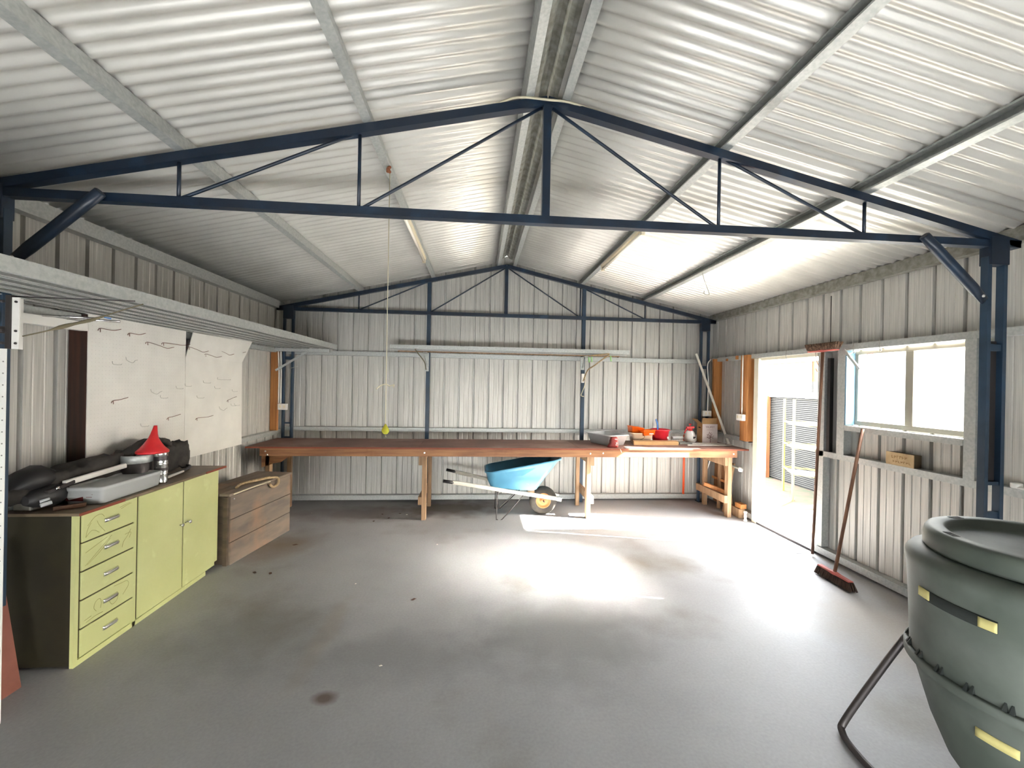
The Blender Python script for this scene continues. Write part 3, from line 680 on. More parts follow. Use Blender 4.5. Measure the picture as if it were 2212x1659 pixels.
# worktop with worn edge strip
B('cab_top').box(-2.47, CX+.035, 2.325, 3.575, .812, .828).build('worktop', cb, bevel=.002)
B('ply_edge').box(CX+.035, CX+.041, 2.325, 2.60, .813, .828).box(CX+.035, CX+.041, 3.33, 3.575, .813, .828).build('edge_strip', cb)
for k in range(5):
    z1 = .800-k*.154; z0 = z1-.146
    d = B('green').box(CX-.011, CX+.004, 2.378, 2.712, z0, z1).build('drawer', cb, bevel=.0015)
    mb = B('green_gap').box(CX-.011, CX-.002, 2.369, 2.377, z0, z1).box(CX-.011, CX-.002, 2.372, 2.712, z1+.0005, z1+.005)
    mb.build('drawer_gap', cb)
    zc_ = (z0+z1)/2+.002
    mb = B('chrome'); R = []
    for yy, ww in ((2.508, .004), (2.512, .011), (2.522, .015), (2.586, .015), (2.598, .011), (2.602, .004)):
        R.append([Vector((CX+.004+ww*math.sin(a)*1.0, yy, zc_+.012*math.cos(a))) for a in [PI*i/8 for i in range(9)]])
    mb.loft(R, closed=True)
    mb.build('drawer_handle', d)
    def pen(pts, z_off=0):
        mb2.tube([(CX+.0045, 2.378+p[0], z0+p[1]) for p in smooth_path([(q[0], q[1], 0) for q in pts], 5)], .0011, 4)
    mb2 = B('pencil'); drew = True
    if k == 0:
        pen([(.02, .02), (.05, .045), (.075, .04), (.10, .02)]); pen([(.085, .09), (.10, .06), (.135, .015)]); pen([(.03, .08), (.07, .115), (.11, .12), (.13, .10)]); pen([(.02, .02), (.03, .06), (.05, .09)])
        pen([(.23, .12), (.26, .125), (.30, .13)]); pen([(.24, .11), (.28, .12), (.31, .125)])
    elif k == 1:
        pen([(.02, .02), (.08, .06), (.15, .11), (.18, .13)]); pen([(.03, .02), (.10, .06), (.17, .115)]); pen([(.02, .09), (.1, .115), (.15, .13)]); pen([(.25, .03), (.26, .06), (.29, .09), (.31, .12)]); pen([(.27, .1), (.31, .10), (.30, .07)])
    elif k == 3:
        pen([(.09, .045), (.075, .07), (.085, .10), (.11, .105), (.12, .08), (.115, .05)]); pen([(.2, .13), (.25, .125), (.29, .12), (.30, .09), (.26, .05)]); pen([(.17, .06), (.19, .03), (.22, .04), (.23, .07)]); pen([(.03, .015), (.08, .022), (.13, .02)]); pen([(.02, .03), (.06, .035)]) 
    else: drew = False
    if drew:
        mb2.build('pencil_drawing', d)
    else: mb2.bm.free()
for y0, y1, yk in ((2.748, 3.132, 3.103), (3.144, 3.50, 3.18)):
    d = B('green').box(CX-.011, CX+.004, y0, y1, .036, .800).build('cabinet_door', cb, bevel=.0015)
    B('green_gap').box(CX-.011, CX-.002, y0-.011, y0-.001, .036, .806).box(CX-.011, CX-.002, y0, y1, .801, .8055).build('door_gap', cb)
    B('chrome').lathe([(.004, 0), (.004, .012), (.012, .016), (.014, .022), (.009, .028), (.002, .030)], (CX+.004, yk, .498), 14, axis='x').build('door_knob', d)
    B('chrome').box(CX+.004, CX+.008, yk-.004 if yk < 3.14 else yk-.03, yk+.03 if yk < 3.14 else yk+.004, .494, .502).build('door_catch', d)

# ---- things on the cabinet
ZT = .829
# dark canvas bag / rolled tarp along the wall
mb = B('tarp'); path = smooth_path([(-2.40, 2.20, .93), (-2.37, 2.42, .93), (-2.345, 2.65, .94), (-2.33, 2.9, .955), (-2.31, 3.15, .96), (-2.32, 3.38, .945), (-2.34, 3.50, .93)], 6)
rings = []
for i, p in enumerate(path):
    t_ = i/(len(path)-1); rr = .10*min(1, .35+2.5*t_*1.0, .5+6*(1-t_)) ; rr = max(rr, .03)
    ring = []
    for k in range(20):
        a = 2*PI*k/20; q = rr*(1+.16*math.sin(3*a+i*.7)+.09*math.sin(7*a+i*1.9)+.05*math.sin(i*2.7))
        ring.append(Vector((min(p.x+1.05*q*math.cos(a), -2.295+.01*math.sin(i)), p.y, max(ZT+.002, p.z+q*math.sin(a)))))
    rings.append([Vector((max(v.x, -2.43), v.y, v.z)) for v in ring])
mb.loft(rings); tag(mb.build('rolled_tarpaulin'), 'long dark grey rolled tarpaulin lying against the pegboard on the cabinet', 'tarpaulin')
mb = B('tarp'); rings = []
for i in range(9):
    t_ = i/8; p = Vector((-2.30+.05*t_, 2.88+.32*t_, 1.03+.075*math.sin(t_*PI*.85)))
    rings.append([p+Vector((.05*math.cos(a)*(1-.6*t_), 0, .022*math.sin(a)+.01*math.sin(4*a+i))) for a in [2*PI*k/12 for k in range(12)]])
mb.loft(rings); tag(mb.build('folded_cloth'), 'dark folded cloth heaped on top of the rolled tarpaulin', 'cloth')
# black hand tool (grinder) at the left end
t = thing('garden_trimmer', 'black garden trimmer with a long white shaft lying on the cabinet', 'trimmer', (-2.28, 2.5, ZT))
B('white_pl').bar((-2.265, 2.45, .955), (-2.27, 3.03, .985), .022, .03).build('shaft', t, bevel=.004)
mb = B('black'); mb.loft([[Vector((-2.31+dx*.02, y, .90+sz*math.sin(a)*.5)) + Vector((sx*math.cos(a), 0, 0)) for a in [2*PI*k/12 for k in range(12)]] for dx, y, sx, sz in ((0, 2.30, .02, .05), (0, 2.34, .045, .09), (1, 2.42, .05, .12), (0, 2.5, .035, .09), (0, 2.53, .02, .05))])
mb.build('motor_housing', t)
mb = B('black'); mb.loft([[Vector((-2.38, y, .955+dz+sz*math.sin(a)))+Vector((sz*1.2*math.cos(a), 0, 0)) for a in [2*PI*k/10 for k in range(10)]] for y, dz, sz in ((2.28, 0, .02), (2.34, .03, .06), (2.42, .035, .075), (2.5, .02, .05), (2.54, 0, .02))]); mb.build('guard', t)
B('steel_dark').bar((-2.27, 2.36, .93), (-2.265, 2.50, .955), .03, .02).build('gear_cover', t, bevel=.004)
B('chrome').lathe([(.003, 0), (.011, .004), (.011, .01), (.002, .013)], (-2.255, 2.40, .942), 12, axis='x').build('cap', t)
B('clear_pl').tube([(-2.27, 2.335, .868), (-2.25, 2.37, .876)], .011, 8).tube([(-2.27, 2.33, .89), (-2.25, 2.36, .898)], .008, 8).build('switch', t)
tag(B('steel_dark').tube(smooth_path([(-2.2, 3.10, .842), (-2.22, 3.3, .845), (-2.25, 3.42, .852), (-2.29, 3.44, .86)], 5), .010, 8).build('black_handle'), 'thin dark handled rod at the far end behind the tins', 'rod')
tag(B('white_pl').bar((-2.17, 3.00, .842), (-2.21, 3.28, .846), .022, .012).build('white_strip'), 'short white plastic strip poking out behind the tins', 'strip')
tag(B('white_pl').bar((-2.30, 3.24, .985), (-2.34, 3.46, 1.02), .018, .028).build('gutter_offcut'), 'white plastic offcut sticking out of the dark tarpaulin', 'offcut')
# shallow plastic tub
t = thing('plastic_tub', 'shallow milky plastic tub with a red label lying upside down on the cabinet', 'tub', (-2.2, 2.75, ZT))
mb = B('tub_pl'); cx, cy_ = -2.195, 2.70
def rot2(pts, ang, c):
    out = []
    for p in pts:
        d = p-Vector(c); out.append(Vector((c[0]+d.x*math.cos(ang)-d.y*math.sin(ang), c[1]+d.x*math.sin(ang)+d.y*math.cos(ang), p.z)))
    return out
RC = (cx, cy_, 0); ang = .03
mb.loft([rot2(rrect(cx, cy_, z, hx, hy, r_), ang, RC) for z, hx, hy, r_ in ((ZT+.001, .088, .215, .02), (ZT+.006, .092, .220, .02), (.905, .098, .228, .02), (.907, .102, .234, .022), (.922, .103, .235, .022), (.928, .100, .230, .02), (.926, .092, .220, .02), (.918, .085, .212, .02))])
mb.build('tub_body', t)
B('red_label').box(cx-.085, cx+.005, 2.4755, 2.4775, .85, .900).build('label', t)
B('print').box(cx+.02, cx+.035, 2.4755, 2.4775, .885, .889).box(cx+.042, cx+.055, 2.4755, 2.4775, .885, .889).box(cx+.02, cx+.05, 2.4755, 2.4775, .870, .873).build('print', t)
# tins
t = thing('paint_tin', 'shiny tall metal tin standing in front of the dark cloth', 'tin', (-2.15, 3.0, ZT))
prof = [(.036, 0), (.038, .004)]
for k in range(3):
    z = .004+k*.066; prof += [(.037, z+.006), (.037, z+.058), (.039, z+.062), (.037, z+.066)]
prof += [(.039, .206), (.039, .21)]
B('chrome').lathe(prof, (-2.15, 2.985, ZT), 28).build('tin_body', t)
B('steel_dark').lathe([(.0375, 0), (.0378, .001), (.0378, .028), (.0375, .029)], (-2.15, 2.985, ZT+.155), 28, cap0=False, cap1=False).build('tin_label', t)
B('steel_dark').lathe([(.0375, 0), (.0378, .001), (.0378, .02), (.0375, .021)], (-2.15, 2.985, ZT+.085), 28, cap0=False, cap1=False).build('tin_label', t)
t = thing('paint_tin', 'squat dark paint tin with a pale rim beneath the red funnel', 'tin', (-2.21, 2.9, ZT))
B('steel_dark').lathe([(.078, 0), (.080, .004), (.080, .15), (.078, .152)], (-2.262, 2.925, ZT+.0), 32).build('tin_body', t)
B('galv').lathe([(.080, .152), (.084, .154), (.084, .20), (.08, .205), (.074, .204), (.07, .196)], (-2.262, 2.925, ZT), 32).build('tin_rim', t)
# funnel upside down
t = thing('funnel', 'red plastic funnel turned upside down on the tins', 'funnel', (-2.17, 2.93, 1.04))
fc_ = (-2.185, 2.955, 1.041)
rings = []
for r_, h, lean in ((.088, 0, 0), (.088, .012, 0), (.066, .035, 0), (.045, .065, .002), (.028, .095, .006), (.019, .125, .012), (.013, .155, .018), (.009, .18, .023)):
    rings.append([Vector((fc_[0]+r_*math.cos(a), fc_[1]+r_*math.sin(a)+lean, fc_[2]+h)) for a in [2*PI*k/28 for k in range(28)]])
B('red').loft(rings, cap0=False).build('funnel_cone', t, solid=.0015)
tag(B('leaf').bar((-2.24, 2.37, ZT+.012), (-2.14, 2.44, ZT+.014), .02, .02).build('wood_offcut'), 'small wooden offcut at the near left corner of the cabinet top', 'offcut')
tag(B('galv_dark').box(-2.43, -2.34, 2.36, 2.45, ZT+.001, ZT+.09).build('metal_box', bevel=.008), 'small dull metal box behind the trimmer on the cabinet', 'box')

# ------------------------------------------------------------------ wooden crate
cr = thing('wooden_chest', 'old weathered plank chest with a rope handle beside the green cabinet', 'chest', (-2.2, 4.0, 0))
p0 = Vector((-2.026, 3.57, 0)); p1 = Vector((-1.905, 4.38, 0)); L_ = (p1-p0).length; dv = (p1-p0).normalized(); nv = Vector((-dv.y, dv.x, 0))  # nv towards the wall
H_ = .575; D_ = .36
def cbox(mb, a0, a1, d0, d1, z0, z1):
    v = [mb.bm.verts.new(p0+dv*a+nv*d+Vector((0, 0, z))) for z in (z0, z1) for a, d in ((a0, d0), (a1, d0), (a1, d1), (a0, d1))]
    for q in ((3, 2, 1, 0), (4, 5, 6, 7), (0, 1, 5, 4), (1, 2, 6, 5), (2, 3, 7, 6), (3, 0, 4, 7)): mb.face([v[i] for i in q])
for z0, z1 in ((.0, .185), (.19, .375), (.38, H_-.005)):
    mb = B('crate'); cbox(mb, 0, L_, 0, .02, z0, z1); mb.build('front_plank', cr, bevel=.003)
mb = B('crate_dark'); cbox(mb, 0.001, .02, .02, D_, .0, H_-.005); mb.build('end_panel', cr, bevel=.002)
mb = B('crate_dark'); cbox(mb, -.022, 0, .012, .05, .0, H_-.005); mb.build('corner_batten', cr, bevel=.002)
mb = B('crate_dark'); cbox(mb, L_-.02, L_-.001, .02, D_, 0, H_-.005); cbox(mb, .02, L_-.02, D_-.02, D_, 0, H_-.005); mb.build('back_panel', cr)
for k in range(4):
    mb = B('crate'); cbox(mb, -.025, L_+.01, -.008+.093*k, .082+.093*k, H_, H_+.022); mb.build('lid_plank', cr, bevel=.003)
def cp(a, d, z): return p0+dv*a+nv*d+Vector((0, 0, z))
mb = B('rope'); mb.tube(smooth_path([cp(.14, .06, H_+.034), cp(.26, .10, H_+.036), cp(.42, .05, H_+.036), cp(.50, .01, H_+.038), cp(.58, -.02, H_+.02), cp(.57, -.03, H_-.035), cp(.50, -.026, H_-.045), cp(.46, -.02, H_-.01)], 7), .0115, 8)
mb.tube(smooth_path([cp(.30, .12, H_+.035), cp(.38, .09, H_+.037), cp(.46, .06, H_+.036), cp(.54, .03, H_+.036)], 5), .010, 8)
mb.build('rope_handle', cr)
mb = B('cord'); mb.tube([cp(.02, -.010, H_+.012), cp(.2, -.012, H_+.016), cp(.48, -.014, H_+.01)], .005, 6); mb.build('lid_cord', cr)
mb = B('screw'); mb.lathe([(.008, 0), (.006, .004)], cp(.035, -.002, H_-.03), 8, axis='x'); mb.build('nail', cr)

# ------------------------------------------------------------------ workbench
wb = thing('workbench', 'long wooden workbench with red-brown top along the far wall', 'workbench', (.35, 4.95, 0))
BZ = .825
for x0, x1 in ((-2.474, -.655), (-.652, 1.17), (1.173, 3.215)):
    B('ply').box(x0, x1, 4.600, 5.30, BZ-.018, BZ).build('bench_top', wb, bevel=.002)
B('apron').box(-2.33, 3.075, 4.606, 4.650, .724, BZ-.018).build('front_apron', wb, bevel=.003)
B('apron').box(-2.33, 3.075, 5.22, 5.262, .724, BZ-.018).build('back_apron', wb, bevel=.003)
mb = B('ply_edge').box(-2.474, 3.215, 4.597, 4.600, BZ-.017, BZ-.001); mb.build('front_edge_strip', wb)
mb = B('screw')
for x, z in ((-2.27, .775), (-.58, .765), (1.30, .765), (3.03, .768), (1.45, .77), (-2.25, .735)): mb.lathe([(.010, .004), (.010, 0), (.006, -.005)], (x, 4.606, z), 10, axis='y')
mb.build('bolt_head', wb)
for i, x in enumerate((-2.27, -.585, 1.30, 3.02)):
    for y in (4.652, 5.17):
        B('leg_timber').box(x-.024, x+.024, y, y+.046 if y > 5 else y+.07, 0, .72 if y > 5 else .724).build('leg', wb, bevel=.003)
    s = -1 if i != 2 else 1
    B('leg_timber').box(x+s*.024, x+s*.064, 4.66, 5.26, .615, .715).build('upper_rail', wb, bevel=.003)
    B('leg_timber').box(x+s*.024, x+s*.064, 4.655, 5.30, .17, .26).build('lower_rail', wb, bevel=.003)
B('apron').prism([(0, 0), (.35, 0), (.26, -.03), (.2, -.075), (.12, -.09), (.05, -.12), (0, -.13)], (-2.33, 4.652, .724), (-2.33, 4.672, .724), ((1, 0, 0), (0, 0, 1))).build('corner_gusset', wb)

# stuff under/behind the bench, right end
bl = [((3.085, 4.86, .0), (3.155, 4.80, .62), .055, .022, 'pale timber offcut leaning against the wall right of the bench leg'),
      ((3.16, 4.80, .0), (3.12, 4.93, .66), .04, .02, 'narrow brown timber offcut leaning behind the pale offcut by the doorway'),
      ((3.11, 5.02, .0), (3.17, 5.10, .64), .05, .02, 'dark timber offcut leaning deepest behind the bench leg')]
for a, b, w_, h_, lb in bl:
    tag(B('leg_timber').bar(a, b, w_, h_, (1, 0, 0)).build('timber_offcut', bevel=.002), lb, 'timber offcut', 'timber offcuts leaning by the doorway')
t = thing('bamboo_blind', 'brown slatted panel leaning under the right end of the bench', 'slatted panel', (3.17, 5.15, 0))
mb = B('shade')
for k in range(16):
    y = 4.86+.023*k; mb.bar((3.155, y, .05), (3.175, y, .68), .018, .007, (1, 0, 0))
mb.build('slats', t)
B('timber').bar((3.145, 4.85, .36), (3.145, 5.23, .36), .012, .03).bar((3.16, 4.85, .64), (3.16, 5.23, .64), .012, .03).build('cross_rail', t)
tag(B('white_pl').tube([(2.96+.07, 5.28, .22), (3.08, 5.12, .70)], .007, 6).build('thin_cane'), 'thin pale cane leaning in front of the slatted panel', 'cane')
tag(B('timber').bar((2.93, 5.05, .31), (3.14, 4.82, .235), .04, .045).build('timber_block', bevel=.003), 'short yellow timber block lying on the bench rail', 'timber block')
tag(B('leg_timber').box(3.12, 3.19, 4.62, 4.76, .0, .11).build('timber_block', bevel=.003), 'stub of timber on the floor beside the doorway', 'timber block')
tag(B('timber').box(3.13, 3.2, 4.60, 4.72, .115, .17).build('timber_block', bevel=.003), 'orange timber stub stacked on the floor stub by the doorway', 'timber block')
t = thing('drain_pipe', 'grey pipe end with a white knob sticking out beside the bench', 'pipe', (3.1, 4.7, .6))
B('galv_dark').tube([(3.09, 4.90, .61), (3.15, 4.68, .585)], .014, 10).build('pipe_body', t)
B('white_pl').lathe([(.001, -.03), (.022, -.025), (.03, 0), (.022, .025), (.001, .03)], (3.155, 4.66, .575), 14).build('knob', t)
tag(B('white_pl').lathe([(.02, 0), (.022, .01), (.012, .03), (.016, .05), (.012, .09), (.02, .10), (.018, .115)], (3.13, 4.52, .0), 14).build('tap_fitting'), 'white plastic tap fitting on the floor at the door frame', 'fitting')
tag(B('orange_pole').tube([(2.82, 5.37, .09), (2.82, 5.37, .90)], .014, 10).build('orange_pole'), 'orange pole standing upright behind the bench against the far wall', 'pole')
tag(B('handle_wood').bar((3.27-.02, 5.05, BZ+.002), (2.905, 5.26, 2.0), .022, .028).build('leaning_pole', bevel=.002), 'long white square pole leaning in the right corner on the bench', 'pole')

# ------------------------------------------------------------------ far wall shelf of steel lengths
for i, (y, z, x0, x1, h, lb) in enumerate(((5.13, 1.958, -1.09, 1.935, .05, 'front galvanised steel length lying on the far wall brackets'),
                                         (5.20, 1.935, -1.05, 1.90, .04, 'second galvanised steel length behind the front one on the far wall'),)):
    tag(B('galv').prism([(0, 0), (0, h), (.002, h), (.002, .002), (.06, .002), (.06, h*.8), (.062, h*.8), (.062, 0)], (x0, y, z), (x1, y, z), ((0, 1, 0), (0, 0, 1))).build('steel_length'), lb, 'steel length')
tag(B('leg_timber').box(-1.0, 1.82, 5.17, 5.19, 1.925, 1.936).build('timber_strip'), 'thin timber strip under the steel lengths on the far wall', 'timber strip')
for x, lb in ((-.66, 'galvanised angle bracket on the left wall post'), (1.368, 'galvanised angle bracket on the right wall post')):
    t = thing('angle_bracket', lb, 'bracket', (x, 5.3, 1.7), 'angle brackets on the far wall posts')
    B('galv').box(x-.026, x+.026, 5.306, 5.3145, 1.69 if x < 0 else 1.75, 1.925).build('bracket_plate', t)
    B('galv').box(x-.02, x+.02, 5.10, 5.306, 1.915, 1.922).build('bracket_arm', t)
    B('galv').bar((x-.02, 5.14, 1.915), (x, 5.30, 1.78), .02, .004, (1, 0, 0)).build('bracket_brace', t)
tag(B('strap').tube(smooth_path([(-.78, 5.11, 1.955), (-.74, 5.10, 1.90), (-.70, 5.11, 1.85), (-.67, 5.2, 1.79), (-.665, 5.29, 1.71)], 5), .006, 6).build('twine'), 'pale twine dangling at the left wall post bracket', 'twine')
tag(B('rope').tube(smooth_path([(1.42, 5.11, 1.93), (1.58, 5.10, 1.945), (1.66, 5.10, 1.95), (1.56, 5.11, 1.87), (1.47, 5.12, 1.80), (1.41, 5.2, 1.74), (1.38, 5.30, 1.60)], 5), .009, 6).build('twine'), 'thicker twine hanging from the right wall post bracket', 'twine')
for x, z, lb in ((1.405, 1.88, 'light green peg hanging next to the right post'), (1.44, 1.885, 'light green peg just right of the first peg'), (1.69, 1.90, 'light green peg hanging farthest right from the steel lengths')):
    tag(B('clip_green').bar((x, 5.11, z-.04), (x-.008, 5.11, z+.03), .014, .012, (0, 1, 0)).build('plastic_peg', bevel=.002), lb, 'peg', 'light green pegs')
tag(B('white_pl').box(1.355, 1.395, 5.296, 5.305, 1.58, 1.70).build('white_tag', bevel=.003), 'white plastic tag on the right wall post', 'tag')
tag(B('cord').tube(smooth_path([(1.41, 5.30, 1.66), (1.40, 5.29, 1.55), (1.36, 5.29, 1.44), (1.355, 5.29, 1.41), (1.39, 5.29, 1.40)], 5), .005, 6).build('wire_loop'), 'pale wire loop hanging below the white tag', 'wire')
tag(B('wire_grey').tube(smooth_path([(-1.0, 5.13, 1.86), (-2.2, 5.25, 1.86), (-2.05, 5.25, 1.85)][1:], 4), .003, 5).tube([(-2.24, 5.29, 1.72), (-2.33, 5.29, 1.69)], .004, 5).build('wire_offcut'), 'bent wire offcut near the left corner column', 'wire')

# ------------------------------------------------------------------ things on the bench
def tub(name, lb, cat, cx, cy, hx, hy, z0, z1, mname, taper=.85, rim=.01, ang=0, r=.02, th=.003, grp=None, kids=None):
    t = thing(name, lb, cat, (cx, cy, z0), grp); c = (cx, cy, 0)
    rs = [rot2(rrect(cx, cy, z, hx*k+d, hy*k+d, r), ang, c) for z, k, d in ((z0, taper, 0), (z1-.012, 1, 0), (z1-.011, 1, rim), (z1, 1, rim), (z1, 1, -th), (z0+.006, taper, -th))]
    B(mname).loft(rs).build('tub_body', t)
    return t
t = tub('storage_tub', 'large translucent white storage tub on the bench, nearest the right wall post', 'tub', 1.62, 5.0, .155, .21, BZ+.001, .955, 'clear_pl', .82, .012, .42, .025)
t = thing('red_gadget', 'dark red crumpled packet at the bench front edge before the translucent tub', 'packet', (1.6, 4.66, BZ))
mb = B('dark_red'); R = []
for i, (z, hw, hd, dx) in enumerate(((BZ+.001, .062, .028, -.008), (.85, .060, .030, -.006), (.875, .050, .028, 0), (.90, .048, .026, .004), (.925, .046, .024, .006), (.942, .040, .02, .004), (.948, .03, .014, .002))):
    ring = []
    for k in range(16):
        a = 2*PI*k/16; jj = 1+(.16*math.sin(5*a+i*2.1) if math.cos(a) < -.2 else 0)
        ring.append(Vector((1.60+dx+hw*jj*(abs(math.cos(a))**.5)*(1 if math.cos(a) > 0 else -1), 4.69+hd*(abs(math.sin(a))**.6)*(1 if math.sin(a) > 0 else -1), z)))
    R.append(ring)
mb.loft(R); mb.build('packet_body', t)
B('print_white').box(1.605, 1.635, 4.663, 4.6655, .922, .929).build('print', t)
B('screw').lathe([(.008, 0), (.009, -.006), (.004, -.010)], (1.622, 4.66, .88), 10, axis='y').lathe([(.006, 0), (.007, -.006)], (1.618, 4.66, .860), 8, axis='y').build('fastener', t)
B('cord').tube(smooth_path([(1.628, 4.645, BZ+.008), (1.64, 4.61, BZ+.004), (1.65, 4.590, .81), (1.665, 4.592, .78)], 4), .003, 5).build('cord', t)
tub('cream_basin', 'cream plastic basin holding the orange trays', 'basin', 2.10, 5.12, .135, .10, BZ+.001, .955, 'cream', .82, .008, -.12, .03)
ct = bpy.data.objects['cream_basin']
B('leaf').tube(smooth_path([(2.08, 5.0, .95), (2.10, 4.99, .91), (2.05, 5.0, .87), (1.98, 5.01, .845)], 5), .0022, 5).build('bail_handle', ct)
def tray(lb, cx, cy, z0, hx, hy, hh, ang, tilt):
    t = thing('plastic_tray', lb, 'tray', (cx, cy, z0), 'orange parts trays')
    rs = [rot2(rrect(cx, cy, z, hx*k+d, hy*k+d, .008), ang, (cx, cy, 0)) for z, k, d in ((z0, .92, 0), (z0+hh, 1, 0), (z0+hh, 1, .004), (z0+hh+.004, 1, .004), (z0+hh+.004, 1, -.003), (z0+.003, .92, -.003))]
    rs = [[Vector((p.x, p.y, p.z+tilt*(p.x-cx))) for p in r_] for r_ in rs]
    B('orange').loft(rs).build('tray_body', t)
tray('orange open tray standing taller at the back of the cream basin', 2.05, 5.16, .945, .085, .07, .075, .1, -.12)
tray('orange open tray in front, resting in the cream basin', 2.16, 5.06, .93, .085, .06, .06, .15, .08)
t = thing('bucket', 'red plastic bucket with a white sticker beside the cream basin', 'bucket', (2.37, 5.14, BZ))
B('red_bucket').lathe([(.085, 0), (.09, .004), (.112, .155), (.122, .157), (.122, .172), (.108, .172), (.085, .01)], (2.37, 5.14, BZ+.001), 32).build('bucket_body', t)
B('print_white').box(2.415, 2.435, 5.030, 5.032, .885, .912).build('sticker', t)
tag(B('blue').tube(smooth_path([(2.36, 5.19, .88), (2.36, 5.19, .98), (2.355, 5.19, 1.05), (2.335, 5.19, 1.12)], 5), [.014]*5+[.012]*5+[.010]*6, 10).build('brush_handle'), 'curved blue brush handle sticking up behind the red bucket', 'brush')
tag(B('white_pl').tube([(2.56, 5.2, .875), (2.72, 5.23, .872)], .022, 14).build('white_tube'), 'short white plastic tube lying right of the red bucket', 'tube')
tag(B('white_pl').tube([(2.73, 5.23, .872), (2.80, 5.24, .872)], .006, 8).build('thin_nozzle'), 'thin pale nozzle beside the spray bottle', 'nozzle')
# sheet pieces
tag(B('card').prism([(-.30, -.02), (.27, -.02), (.30, .10), (-.26, .12)], (2.22, 4.90, BZ+.001), (2.22, 4.90, BZ+.045), ((1, 0, 0), (0, 1, 0))).build('cardboard_tray'), 'low flattened cardboard box in front of the cream basin', 'cardboard')
tag(B('galv_dark').prism([(0, 0), (.20, .02), (.05, .09), (.14, .14), (-.02, .12)], (2.56, 4.98, BZ+.001), (2.56, 4.98, BZ+.022), ((1, 0, 0), (0, 1, 0))).build('crumpled_bag'), 'crumpled dark plastic bag before the red bucket', 'bag')
tag(B('handle_wood').box(2.60, 3.17, 4.86, 4.885, BZ+.001, BZ+.014).build('timber_strip', bevel=.001), 'front pale timber strip lying on the right end of the bench', 'timber strip')
tag(B('handle_wood').bar((2.45, 5.02, BZ+.008), (3.16, 5.0, BZ+.008), .03, .012).build('timber_strip'), 'rear pale timber strip lying before the spray bottle and carton', 'timber strip')
tag(B('galv').box(1.72, 2.62, 4.60, 4.66, BZ+.001, BZ+.004).build('metal_strip'), 'flat metal strip lying along the bench front edge', 'metal strip')
# spray bottle
t = thing('spray_bottle', 'round white pressure spray bottle with a red trigger head', 'spray bottle', (2.80, 5.19, BZ))
sb = (2.80, 5.185, BZ+.001)
B('white_pl').lathe([(.055, 0), (.068, .006), (.075, .028), (.073, .05), (.062, .10), (.05, .135), (.035, .148), (.026, .152)], sb, 28).build('bottle_body', t)
mb = B('red'); mb.lathe([(.027, .150), (.030, .153), (.030, .170), (.024, .180), (.020, .20), (.006, .205)], sb, 20)
mb.bar((sb[0]-.055, sb[1]-.01, BZ+.192), (sb[0]+.045, sb[1]-.01, BZ+.196), .03, .024); mb.tube([(sb[0], sb[1], BZ+.19), (sb[0], sb[1], BZ+.235)], .006, 8); mb.tube([(sb[0]-.016, sb[1], BZ+.235), (sb[0]+.016, sb[1], BZ+.235)], .008, 8)
mb.build('spray_head', t)
B('red').tube(smooth_path([(sb[0]-.04, sb[1]-.01, BZ+.188), (sb[0]-.065, sb[1]-.012, BZ+.16), (sb[0]-.085, sb[1]-.014, BZ+.115)], 4), .009, 8).build('trigger', t)
B('print_black').box(sb[0]+.008, sb[0]+.022, sb[1]-.075, sb[1]-.066, BZ+.052, BZ+.078).box(sb[0]+.022, sb[0]+.040, sb[1]-.070, sb[1]-.056, BZ+.062, BZ+.078).build('logo_print', t)
# carton
t = thing('carton', 'open white and brown cardboard carton printed with a tree on the bench', 'carton', (3.02, 5.18, BZ))
cx0, cx1, cy0, cy1, cz0, cz1 = 2.93, 3.14, 5.12, 5.25, BZ+.001, 1.072
B('card').box(cx0, cx1, cy0, cy1, cz0, cz1-.001).build('carton_body', t, bevel=.001)
B('card_white').box(cx0+.002, cx1-.002, cy0-.0012, cy0, cz0+.002, cz1-.002).build('front_panel', t)
B('card').bar((cx0+.003, cy0+.004, cz1), (cx0+.003, cy0-.006, cz1), .001, .001).box(cx0+.01, cx1-.004, cy0+.02, cy0+.0225, cz1, cz1+.075).build('flap', t)
B('card').prism([(0, 0), (-.075, .06), (-.072, .064), (.003, .003)], (cx0+.001, cy0+.004, cz1-.001), (cx0+.001, cy1-.004, cz1-.001), ((1, 0, 0), (0, 0, 1))).build('flap', t)
B('print_black').box(cx0-.0012, cx0, cy0+.04, cy0+.09, cz1-.06, cz1-.045).build('hand_hole', t)
text('TRUFET', .036, ((cx0+cx1)/2+.0, cy0-.0016, cz1-.042), (PI/2, 0, 0), 'print', 'carton_lettering', t)
mb = B('print'); tcx, tcz = (cx0+cx1)/2+.006, cz0+.075
mb.bar((tcx, cy0-.0022, cz0+.003), (tcx, cy0-.0022, tcz+.01), .008, .001, (0, 1, 0))
for k in range(44):
    a = random.uniform(0, 2*PI); rr = .05*math.sqrt(random.random()); q = (tcx+rr*math.cos(a), cy0-.0018, tcz+.018+rr*math.sin(a)*.95)
    mb.lathe([(.005, -.0006), (.005, 0)], q, 6, axis='y')
for k in range(9):
    a = math.radians(20+k*17.5); mb.bar((tcx, cy0-.002, tcz-.012), (tcx+.045*math.cos(a), cy0-.002, tcz-.012+.06*math.sin(a)), .0016, .0008, (0, 1, 0))
for k in range(8): mb.box(tcx-.05+k*.012, tcx-.043+k*.012, cy0-.0022, cy0-.0012, cz1-.078, cz1-.074)
mb.build('tree_print', t)
tag(B('white_pl').prism([(0, 0), (.02, 0), (.005, .035)], (1.245, 5.26, BZ+.001), (1.245, 5.265, BZ+.001), ((1, 0, 0), (0, 0, 1))).build('paper_scrap'), 'torn white scrap at the foot of the right wall post', 'scrap')

